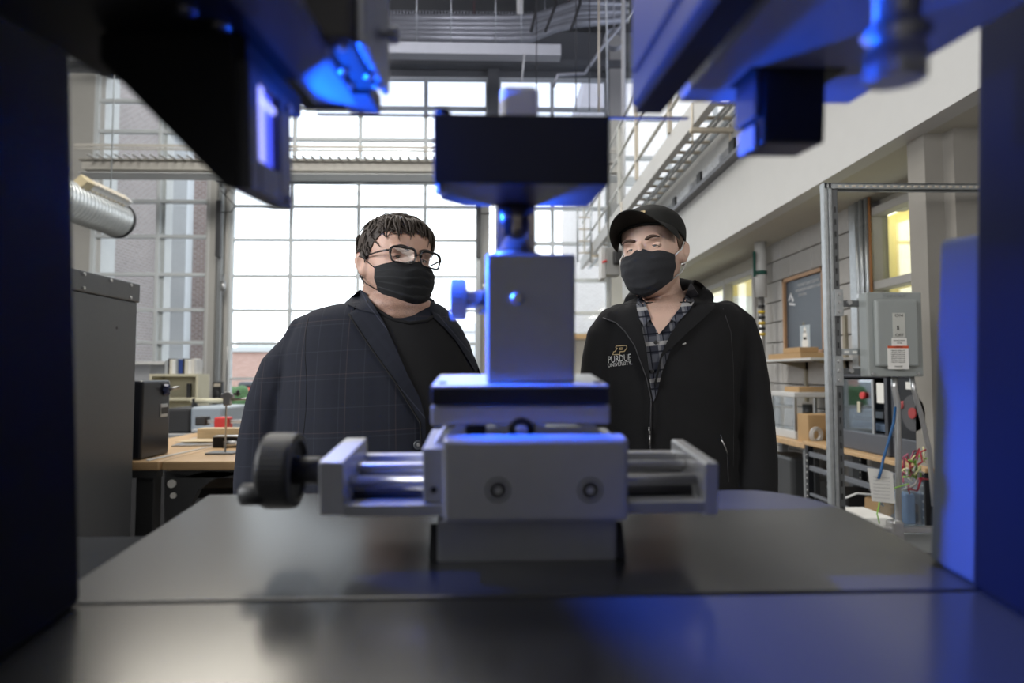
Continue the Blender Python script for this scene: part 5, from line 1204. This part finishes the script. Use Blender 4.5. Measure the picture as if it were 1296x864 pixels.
# ------------------------------------------------------------------ man in the blazer
Y1 = 1.5
p1 = root('person', 'man with short dark hair, glasses and black pleated mask in a dark blue plaid blazer', 'person', (at(500, 480, Y1).x, Y1, 0))
sk1 = skinmat('skin_ruddy', (.55, .34, .26), 0)
F1 = Face((523, 326), Y1-.01, 36, 4, 4.5, 1.0, .95)
rows1 = [(383, 452, 552, .060), (388, 420, 562, .078), (394, 398, 568, .09), (403, 384, 576, .105), (418, 376, 586, .122), (445, 366, 597, .145), (480, 364, 607, .17), (520, 360, 616, .19), (560, 356, 622, .205), (600, 354, 628, .21), (650, 354, 632, .212), (720, 356, 632, .205), (800, 362, 628, .19), (860, 366, 622, .18)]
armR = [(406, 414), (391, 420), (384, 440), (366, 468), (352, 510), (343, 560), (339, 610), (338, 660), (343, 720), (348, 775)]
rR = [.044, .048, .054, .066, .071, .073, .072, .068, .060, .052]; yR = [1.5, 1.5, 1.5, 1.49, 1.48, 1.47, 1.45, 1.43, 1.40, 1.38]
armL = [(560, 418), (572, 440), (578, 480), (586, 540), (594, 600), (600, 660), (604, 720), (602, 775)]
rL = [.040, .046, .058, .062, .062, .060, .055, .05]; yL = [1.55, 1.56, 1.57, 1.56, 1.54, 1.52, 1.50, 1.48]
def limb_px(g, P, R, Ys, k=0.):
    pts = [at(x, y, Y) for (x, y), Y in zip(P, Ys)]; limb(g, pts, [max(.02, r-k) for r in R]); return pts
stubble(sk1, F1.c.z, -.165, -.035, (.10, .06, .045), .42)
g = G(); head_parts(g, F1.M, .12)
g.ell(F1.w((0, -.022, -.105)), (.082, .080, .042)); g.ell(F1.w((0, -.03, -.128)), (.072, .070, .035))
nb0 = at(507, 408, Y1+.02); g.tube([F1.w((0, .02, -.05)), F1.w((0, .015, -.11)), nb0, nb0+Vector((0, .01, -.06))], [.066, .076, .083, .09], 20)
g.loft(torso_rows(rows1, Y1, .022), 40, 2.3)
pr = limb_px(g, armR, rR, yR, .022); pl_ = limb_px(g, armL, rL, yL, .022)
hand(g, pr[-1], 1); hand(g, pl_[-1], -1)
cx1 = at(495, 800, Y1).x; zt1 = at(495, 800, Y1).z; frustum_legs(g, cx1, Y1, zt1, .12, .12, .05)
for s in (-1, 1): g.ell((cx1+s*.126, Y1-.05, .05), (.038, .11, .035))
B1g = remeshed(g, .0042, 4, F1.post); T1 = bvh(B1g); B1c = G(); B1c.bm = B1g.bm.copy()
body1 = part('body', B1g, sk1, p1)
eyes(p1, F1, mat('iris_brown', (.05, .03, .02), .2), sk1, (-.35, -.12))
hair1 = mat('hair_dark_brown', (.042, .029, .021), .65, var=.5, vscale=90, bump=.6, bscale=260)
brow(p1, F1, T1, mat('brow_dark', (.04, .025, .018), .7), .0042)
hl = interp([(0, 33), (25, 33), (42, 29), (60, 22), (72, 8), (84, -8), (96, -2), (115, -14), (140, -42), (180, -48)])
hl0 = hl
hl = lambda az: hl0(az)+math.radians(5.5)*noise.noise(Vector((math.cos(az)*4.2, math.sin(az)*4.2, 1.7)))
hg = shell(F1, T1, hl, .010, .0035, 96, 26, edge=.001, th=.004)
TH = bvh(hg, B1c); hairp = part('hair', hg, hair1, p1)
gt = G(); rnd = random.Random(5); CW = F1.w((0, .008, .015))
def hpt(az, el, lift):
    d = Vector((math.sin(az)*math.cos(el), -math.cos(az)*math.cos(el), math.sin(el))); dw = (F1.R @ d).normalized(); h = TH.ray_cast(CW+dw*.25, -dw)
    ok = h[0] is not None and (h[0]-CW).length < .128
    return (h[0] if ok else CW+dw*.098)+dw*(lift if ok else 0)
for i in range(620):
    az = rnd.uniform(-PI, PI); lo = hl(az); el = lo+(PI/2-lo)*rnd.random()**.8*.95+.04
    if rnd.random() < .25: az = rnd.gauss(0, .6); el = hl(az)+rnd.uniform(0.12, .35)
    sweep = rnd.gauss(.30, .25); ln = rnd.uniform(.16, .34); P = []
    for k in range(5):
        t = k/4; P.append(hpt(az+sweep*t*(1.0 if abs(az) < 1.2 else .4)*(1 if az > -1.6 else -1), max(lo-.10, el-ln*t), .0016+.0028*math.sin(t*PI)*rnd.uniform(.3, 1.4)+(0.002 if k == 4 else 0)))
    gt.tube(P, [.0016, .0021, .0018, .0012, .0004], 4)
for i in range(34):
    az = rnd.uniform(-.85, 1.0); lo = hl(az); P = []; sw = rnd.uniform(-.16, .30); ln = rnd.uniform(.10, .32) if i % 5 else rnd.uniform(.34, .50)
    for k in range(6): t = k/5; P.append(hpt(az+sw*t, lo+.30-(.30+ln*.8)*t, .004+.006*math.sin(t*PI)-.003*t))
    gt.tube(P, [.0020, .0030, .0030, .0022, .0014, .0004], 5)
part('hair_strands', gt, hair1, hairp, kind='stuff')
mk1 = mat('black_mask_cloth', (.014, .015, .017), .75, var=.15, vscale=60, bump=.3, bscale=900, spec=.25)
mo, mc = mask(p1, F1, mk1, True, .000, -.116, 1.16, 1.0); straps(p1, F1, mc, mk1, .0011)
# glasses
gm = mat('glasses_black', (.012, .012, .014), .25); gla = None
P = []
def lens(cx, sgn, n=40):
    out = []
    for k in range(n):
        t = k*2*PI/n; c, q = math.cos(t), math.sin(t); x = .0285*math.copysign(abs(c)**.45, c); z = .0185*math.copysign(abs(q)**.5, q)
        if q < 0: x *= .93
        X = cx+x; out.append(Vector((X, -.1075+.9*max(0, abs(X)-.02)**1.4, .0045+z)))
    return out
for k in (-1, 1):
    pts = lens(k*.0345, k); g = G(); g.tube([F1.w(p) for p in pts], .0019, 8, close=True)
    ob = part('glasses_rim', g, gm, p1)
    g = G(); tp = [F1.w(p+Vector((0, 0, .0006))) for p in pts if p.z > .004]; tp.sort(key=lambda q: (F1.inv @ q).x); g.tube(tp, .0028, 8); part('brow_bar', g, gm, ob)
    g = G(); g.prism([F1.w(p) for p in pts], F1.R @ Vector((0, .0012, 0))); part('lens', g, glass('lens_glass', (.97, .98, .99), .015), ob)
    g = G(); g.tube([F1.w(q) for q in ((k*.061, -.099, .013), (k*.070, -.088, .013), (k*.0765, -.05, .013), (k*.0785, -.01, .012), (k*.078, .012, .008), (k*.072, .03, -.0))], [.0026, .0024, .0018, .0016, .0016, .0016], 8); part('temple_arm', g, gm, ob)
g = G(); g.tube([F1.w(q) for q in ((-.009, -.1085, .008), (0, -.1105, .0105), (.009, -.1085, .008))], .0018, 8); part('glasses_bridge', g, gm, p1)
# blazer
g = G(); g.loft(torso_rows(rows1, Y1), 48, 2.3); limb_px(g, armR, rR, yR); limb_px(g, armL, rL, yL)
g.tube([at(455, 388, 1.56), at(505, 383, 1.60), at(545, 392, 1.56)], [.034, .036, .03], 12)
def foldp(co):
    n1 = noise.noise(Vector((co.x*7, co.y*5, co.z*2.2+5)))*.008+noise.noise(Vector((co.x*18, co.y*11, co.z*7)))*.0022
    return co+Vector((0, -n1, 0)) if co.z < 1.45 else co
BZ = remeshed(g, .006, 5, foldp); TB = bvh(BZ, B1c)
navyp = plaid('blazer_plaid', (.0125, .0145, .0225), [('x', .052, .0, .012, (.013, .015, .024), .75), ('z', .060, .0, .013, (.013, .015, .024), .75), ('x', .052, .026, .0022, (.045, .050, .065), .20), ('z', .060, .03, .0025, (.045, .050, .065), .20), ('x', .104, .012, .002, (.07, .05, .05), .3), ('z', .120, .02, .002, (.07, .05, .05), .3)], rot=.05)
blz = part('blazer', BZ, navyp, p1, 'dark blue plaid blazer')
shirtm = mat('black_tshirt', (.0125, .0125, .0135), .9, var=.1, bump=.2, bscale=500, spec=.2)
TBN = bvh_all = None
shp = [(466, 381), (480, 393), (497, 403), (518, 408), (540, 405), (549, 400), (566, 418), (582, 440), (598, 470), (604, 520), (606, 560), (606, 640), (537, 640), (535, 569), (536, 530), (531, 507), (514, 474), (500, 442), (486, 412)]
part('tshirt', drape(TB, shp, .004, .006, 7), shirtm, p1, 'black crew neck t-shirt showing in the open blazer')
part('tshirt_collar', line_on(TB, [(466, 381), (480, 394), (497, 404), (518, 409), (540, 406), (549, 400)], .0045, .004), shirtm, p1)
lapL = [(456, 369), (463, 372), (474, 388), (487, 410), (501, 440), (515, 472), (532, 505), (538, 528), (540, 569), (534, 569), (532, 535), (500, 483), (470, 441), (441, 397), (447, 393)]
lapm = plaid('lapel_plaid', (.013, .015, .023), [('x', .052, .01, .010, (.015, .017, .026), .7), ('z', .060, .02, .012, (.015, .017, .026), .7), ('x', .052, .036, .002, (.055, .060, .085), .5)], rot=.7)
part('lapel', drape(TB, lapL, .010, .007, 7), lapm, blz)
part('lapel_seam', line_on(TB, [(441, 397), (470, 441), (500, 483), (532, 535), (534, 600)], .0018, .010), shirtm, blz)
part('collar', drape(TB, [(456, 366), (463, 371), (474, 388), (480, 398), (456, 392), (436, 383), (444, 376)], .014, .008, 6), lapm, blz)
part('lapel', drape(TB, [(547, 394), (556, 398), (572, 410), (590, 433), (601, 452), (610, 476), (604, 474), (594, 458), (578, 432), (562, 414), (549, 402)], .010, .007, 6), lapm, blz)
part('front_edge', drape(TB, [(534, 569), (540, 569), (541, 640), (534, 640)], .008, .006, 6), navyp, blz)
part('arm_crease_shade', line_on(TB, [(392, 395), (387, 420), (386, 450), (388, 480), (387, 520), (383, 560), (382, 610)], .0007, .0003), shirtm, blz)  # dark line drawn as the shade in the crease between arm and torso
for py in (563, 640):
    c, n, d = cast(TB, 529.5, py, 1.4); g = G(); g.lathe(c-d*.004, -d, [(0, .010), (.003, .010), (.004, .008), (.003, .006)], n=24); bt = part('button', g, mat('button_grey', (.05, .055, .065), .35), blz)
    g = G(); g.lathe(c-d*.0065, -d, [(0, .0035), (.0012, .003)], n=12); part('thread', g, steel, bt)
trm = mat('trouser_cloth', (.03, .032, .04), .85)
g = G(); frustum_legs(g, cx1, Y1, zt1+.02, .12, .145, .085); g.ell((cx1, Y1, zt1-.02), (.24, .17, .13)); part('trousers', remeshed(g, .012, 3), trm, p1)
for s in (-1, 1): shoe(p1, cx1+s*.126, Y1+.02, blkp)
# ------------------------------------------------------------------ man in the cap
Y2 = 1.7
p2 = root('person', 'man in a black cap, grey cloth mask and black zip jacket over a plaid shirt', 'person', (at(850, 480, Y2).x, Y2, 0))
sk2 = skinmat('skin_fair', (.62, .42, .335), 0)
F2 = Face((811.5, 312), Y2-.01, -33, 4, -6, 1.02)
rows2 = [(362, 822, 876, .045), (369, 806, 888, .06), (377, 790, 908, .075), (386, 774, 926, .092), (398, 762, 938, .105), (415, 755, 940, .115), (440, 752, 936, .125), (480, 752, 930, .13), (530, 753, 928, .132), (580, 753, 929, .134), (640, 754, 932, .136), (720, 756, 934, .138), (800, 760, 932, .14), (850, 765, 925, .135)]
a2R = [(918, 401), (933, 413), (940, 440), (946, 480), (951, 530), (955, 580), (956, 630), (955, 690), (952, 740)]; r2R = [.046, .050, .053, .055, .058, .058, .056, .050, .043]; y2R = [1.71, 1.71, 1.71, 1.70, 1.69, 1.67, 1.65, 1.62, 1.60]
a2L = [(775, 408), (764, 425), (760, 455), (757, 500), (754, 550), (752, 600), (752, 650), (755, 700), (758, 745)]; r2L = [.042, .046, .050, .053, .054, .054, .052, .048, .042]; y2L = [1.68, 1.68, 1.68, 1.67, 1.66, 1.64, 1.62, 1.60, 1.58]
stubble(sk2, F2.c.z, -.15, -.02, (.12, .07, .05), .30)
g = G(); head_parts(g, F2.M)
nb2 = at(846, 405, Y2+.01); g.tube([F2.w((0, .025, -.04)), F2.w((0, .022, -.09)), nb2, nb2+Vector((0, .0, -.07))], [.056, .058, .063, .075], 20)
g.ell(at(846, 398, Y2-.045), (.016, .02, .03)); g.ell(at(843, 391, Y2-.035), (.056, .052, .034))
g.loft(torso_rows(rows2[4:], Y2+.01, .03), 40, 2.3); pr = limb_px(g, a2R, r2R, y2R, .024); pl2 = limb_px(g, a2L, r2L, y2L, .024); hand(g, pr[-1], -1); hand(g, pl2[-1], 1)
cx2 = at(845, 800, Y2).x; zt2 = at(845, 800, Y2).z; frustum_legs(g, cx2, Y2, zt2, .09, .09, .045)
for s in (-1, 1): g.ell((cx2+s*.095, Y2-.05, .05), (.036, .11, .035))
B2g = remeshed(g, .0042, 4, F2.post); T2 = bvh(B2g); B2c = G(); B2c.bm = B2g.bm.copy(); part('body', B2g, sk2, p2)
eyes(p2, F2, mat('iris_grey', (.035, .045, .055), .2), sk2, (.30, -.15), (.0010, -.0034))
brow(p2, F2, T2, mat('brow_brown', (.07, .038, .025), .7), .0040, .023)
hm2 = mat('hair_brown', (.10, .060, .038), .7, var=.4, vscale=120, bump=.5, bscale=500)
hl2 = interp([(0, 60), (50, 45), (66, 18), (76, -4), (84, -14), (92, 2), (112, -14), (140, -38), (180, -42)])
part('hair', shell(F2, T2, hl2, .0035, .0006, 80, 20, edge=.001, th=.003), hm2, p2)
capm = mat('cap_black_cloth', (.014, .014, .013), .8, var=.2, bump=.3, bscale=700, spec=.25)
cl_ = interp([(0, 24), (50, 22), (90, 16), (130, 2), (180, -8)])
cg = shell(F2, T2, cl_, .017, .0008, 80, 22, edge=.008, th=.004); TC = bvh(cg); cap = part('cap', cg, capm, p2, 'black baseball cap')
b = bmesh.new(); rows_ = []
C0 = Vector((0, .008, .015)); NB, NR = 40, 14
for i in range(NB+1):
    a = math.radians(-68+136*i/NB); el = cl_(a)+.05; d = Vector((math.sin(a)*math.cos(el), -math.cos(a)*math.cos(el), math.sin(el))); dw = (F2.R @ d).normalized(); cw = F2.w(C0)
    h = TC.ray_cast(cw+dw*.25, -dw); inner = F2.inv @ ((h[0] if h[0] else cw+dw*.11)-dw*.003); L = .078*max(0, math.cos(a*1.32))**.42
    rw = []
    for j in range(NR+1):
        t = j/NR; p = inner+Vector((math.sin(a)*.008*t, -L*t, -.004*t)); p.z += .020*t-6.5*(p.x**2)*t; rw.append(p)
    rows_.append([b.verts.new(q) for q in rw])
for i in range(NB):
    for j in range(NR): b.faces.new((rows_[i][j], rows_[i+1][j], rows_[i+1][j+1], rows_[i][j+1])).smooth = True
r = bmesh.ops.extrude_face_region(b, geom=b.faces[:])
for v in [x for x in r['geom'] if isinstance(x, bmesh.types.BMVert)]: v.co += Vector((0, 0, .0028))
bmesh.ops.recalc_face_normals(b, faces=b.faces[:]); b.transform(F2.M); g = G(); g._merge(b, True); part('cap_brim', g, capm, cap)
g = G(); h = F2.w((0, .008, .137)); g.ell(h, (.007, .007, .003)); part('cap_button', g, capm, cap)
# small gold-edged emblem on the cap front
o = F2.w((0, -.25, .088)); d = (F2.w((0, .1, .088))-o).normalized(); hh = TC.ray_cast(o, d)
if hh[0]:
    xx = F2.R @ Vector((1, 0, 0)); zz = hh[1].cross(xx).normalized(); zz = zz if zz.z > 0 else -zz; nn = xx.cross(zz)
    g = G(); text_on(g, 'P', .030, hh[0]+hh[1]*.0025, xx, zz, .001, 1.7, .3); part('cap_emblem', g, mat('gold_thread', (.45, .34, .18), .5), cap)
mk2 = mat('grey_mask_cloth', (.028, .029, .033), .85, var=.2, vscale=300, bump=.4, bscale=1200, spec=.2)
mo2, mc2 = mask(p2, F2, mk2, False, .000, -.122, 1.13, 1.0); straps(p2, F2, mc2, white, .0018)
g = G(); g.loft(torso_rows(rows2[3:], Y2+.01), 48, 2.4); limb_px(g, a2R, r2R, y2R); limb_px(g, a2L, r2L, y2L)
g.tube([at(800, 384, 1.70), at(812, 371, 1.76), at(845, 362, 1.79), at(878, 368, 1.75), at(893, 380, 1.69)], [.026, .03, .03, .03, .028], 12)
def foldq(co):
    n1 = noise.noise(Vector((co.x*6, co.y*5, co.z*3+9)))*.006+noise.noise(Vector((co.x*16+co.z*8, co.y*11, co.z*12)))*.0035
    return co+Vector((0, -n1, 0)) if co.z < 1.5 else co
JK = remeshed(g, .006, 5, foldq); TJ = bvh(JK, B2c)
jm = mat('black_jacket_cloth', (.0105, .0105, .0115), .85, var=.15, vscale=40, bump=.3, bscale=900, spec=.22)
jk = part('jacket', JK, jm, p2, 'black zip jacket with gold and white embroidery')
TJB = TJ
YD = 1.6
flan = plaid('flannel_plaid', (.028, .030, .042), [('x', .036, .0, .016, (.10, .105, .125), .8), ('z', .046, .006, .020, (.10, .105, .125), .6), ('x', .036, .0, .007, (.30, .30, .31), .35), ('x', .036, .022, .003, (.004, .005, .012), .9), ('z', .046, .028, .004, (.004, .005, .012), .9), ('z', .092, .010, .010, (.42, .41, .40), .75)], rot=.10)
part('shirt_front', drape(TJ, [(808, 374), (816, 392), (824, 405), (834, 423), (848, 405), (862, 388), (876, 359), (881, 372), (868, 400), (850, 440), (838, 470), (831, 500), (827, 508), (822, 480), (815, 440), (809, 405)], .004, .006, 5, YD), flan, p2, 'grey and white plaid flannel shirt')
part('chest_skin', drape(TJ, [(812, 380), (830, 376), (855, 372), (875, 364), (866, 385), (850, 404), (834, 423), (825, 407), (817, 393)], .009, .008, 3.5, YD, fold=lambda x, y: -.008*max(0, min(1, (385-y)/6))), sk2, p2)
part('shirt_collar', drape(TJ, [(808, 370), (815, 380), (824, 403), (815, 412), (808, 402), (805, 385)], .014, .006, 4, YD), flan, p2)
part('shirt_collar', drape(TJ, [(868, 372), (874, 357), (884, 372), (872, 393), (857, 408), (849, 404), (860, 390)], .016, .006, 4, YD), flan, p2)
for x, y in ((830, 433), (825, 470)):
    c, n, d = cast(TJ, x, y, YD); g = G(); g.lathe(c-d*.005, -d, [(0, .0055), (.002, .0055), (.0015, .003)], n=16); part('shirt_button', g, blkp, p2)
part('collar_flap', drape(TJ, [(806, 376), (809, 385), (811, 410), (818, 440), (823, 480), (818, 478), (803, 437), (790, 418), (779, 408), (763, 402), (775, 392), (790, 383)], .013, .009, 5, YD), jm, jk)
part('collar_flap', drape(TJ, [(872, 355), (880, 354), (889, 359), (900, 375), (906, 389), (886, 396), (868, 401), (852, 422), (838, 452), (830, 490), (828, 484), (836, 450), (850, 420), (866, 398), (878, 376)], .013, .009, 5, YD), jm, jk)
zipm = mat('zip_grey', (.06, .06, .065), .4, .5)
part('zip', line_on(TJ, [(763, 402), (779, 408), (790, 418), (803, 437), (818, 478), (824, 505), (823, 545)], .0014, .014, YD), zipm, jk)
part('zip', line_on(TJ, [(824, 505), (823, 560), (822, 640)], .0022, .002, YD), zipm, jk)
c, n, d = cast(TJ, 822, 540, YD); g = G(); g.tube([c-d*.008, c-d*.010+Vector((0, 0, -.018))], .0028, 8); g.tube([c-d*.010+Vector((0, 0, -.02)), c-d*.009+Vector((0, 0, -.045))], .0022, 8); part('zip_pull', g, steel, jk)
part('pocket_zip', line_on(TJ, [(913, 556), (918, 566), (921, 575)], .0018, .002, YD), steel, jk)
part('pocket_seam', line_on(TJ, [(912, 550), (920, 572), (922, 610)], .0012, .001, YD), zipm, jk)
part('arm_crease_shade', line_on(TJ, [(915, 390), (925, 420), (928, 460), (929, 520), (928, 590)], .0006, .0002, YD), zipm, jk)  # crease shade between sleeve and jacket, drawn as a thin line
part('pen_mark', line_on(TJ, [(864, 436), (868, 434)], .0022, .001, YD), white, jk)
# embroidery
gold = mat('gold_thread', (.45, .34, .18), .5)
pP = [(740+x*.1852, 380+y*.1852) for x, y in ((215, 312), (285, 308), (289, 325), (270, 349), (241, 351), (237, 362), (242, 369), (192, 371), (198, 351), (208, 349), (222, 325), (212, 323), (215, 312))]
part('embroidered_letter', line_on(TJ, pP, .0013, .003, YD, dens=3), gold, jk)
part('embroidered_letter', line_on(TJ, [(740+x*.1852, 380+y*.1852) for x, y in ((240, 325), (262, 324), (256, 336), (236, 337), (240, 325))], .0010, .003, YD, dens=3), gold, jk)
part('embroidery', text_px(TJ, 'PURDUE', 784, 453.5, 8.5, 29.5, -.12, .0035, shear=.1), white, jk)
part('embroidery', text_px(TJ, 'UNIVERSITY.', 784.5, 460.5, 4.6, 30.5, -.12, .0035), white, jk)
g = G(); frustum_legs(g, cx2, Y2, zt2+.02, .095, .115, .075); g.ell((cx2, Y2, zt2-.0), (.17, .13, .12)); part('trousers', remeshed(g, .012, 3), trm, p2)
for s in (-1, 1): shoe(p2, cx2+s*.098, Y2+.02, blkp)
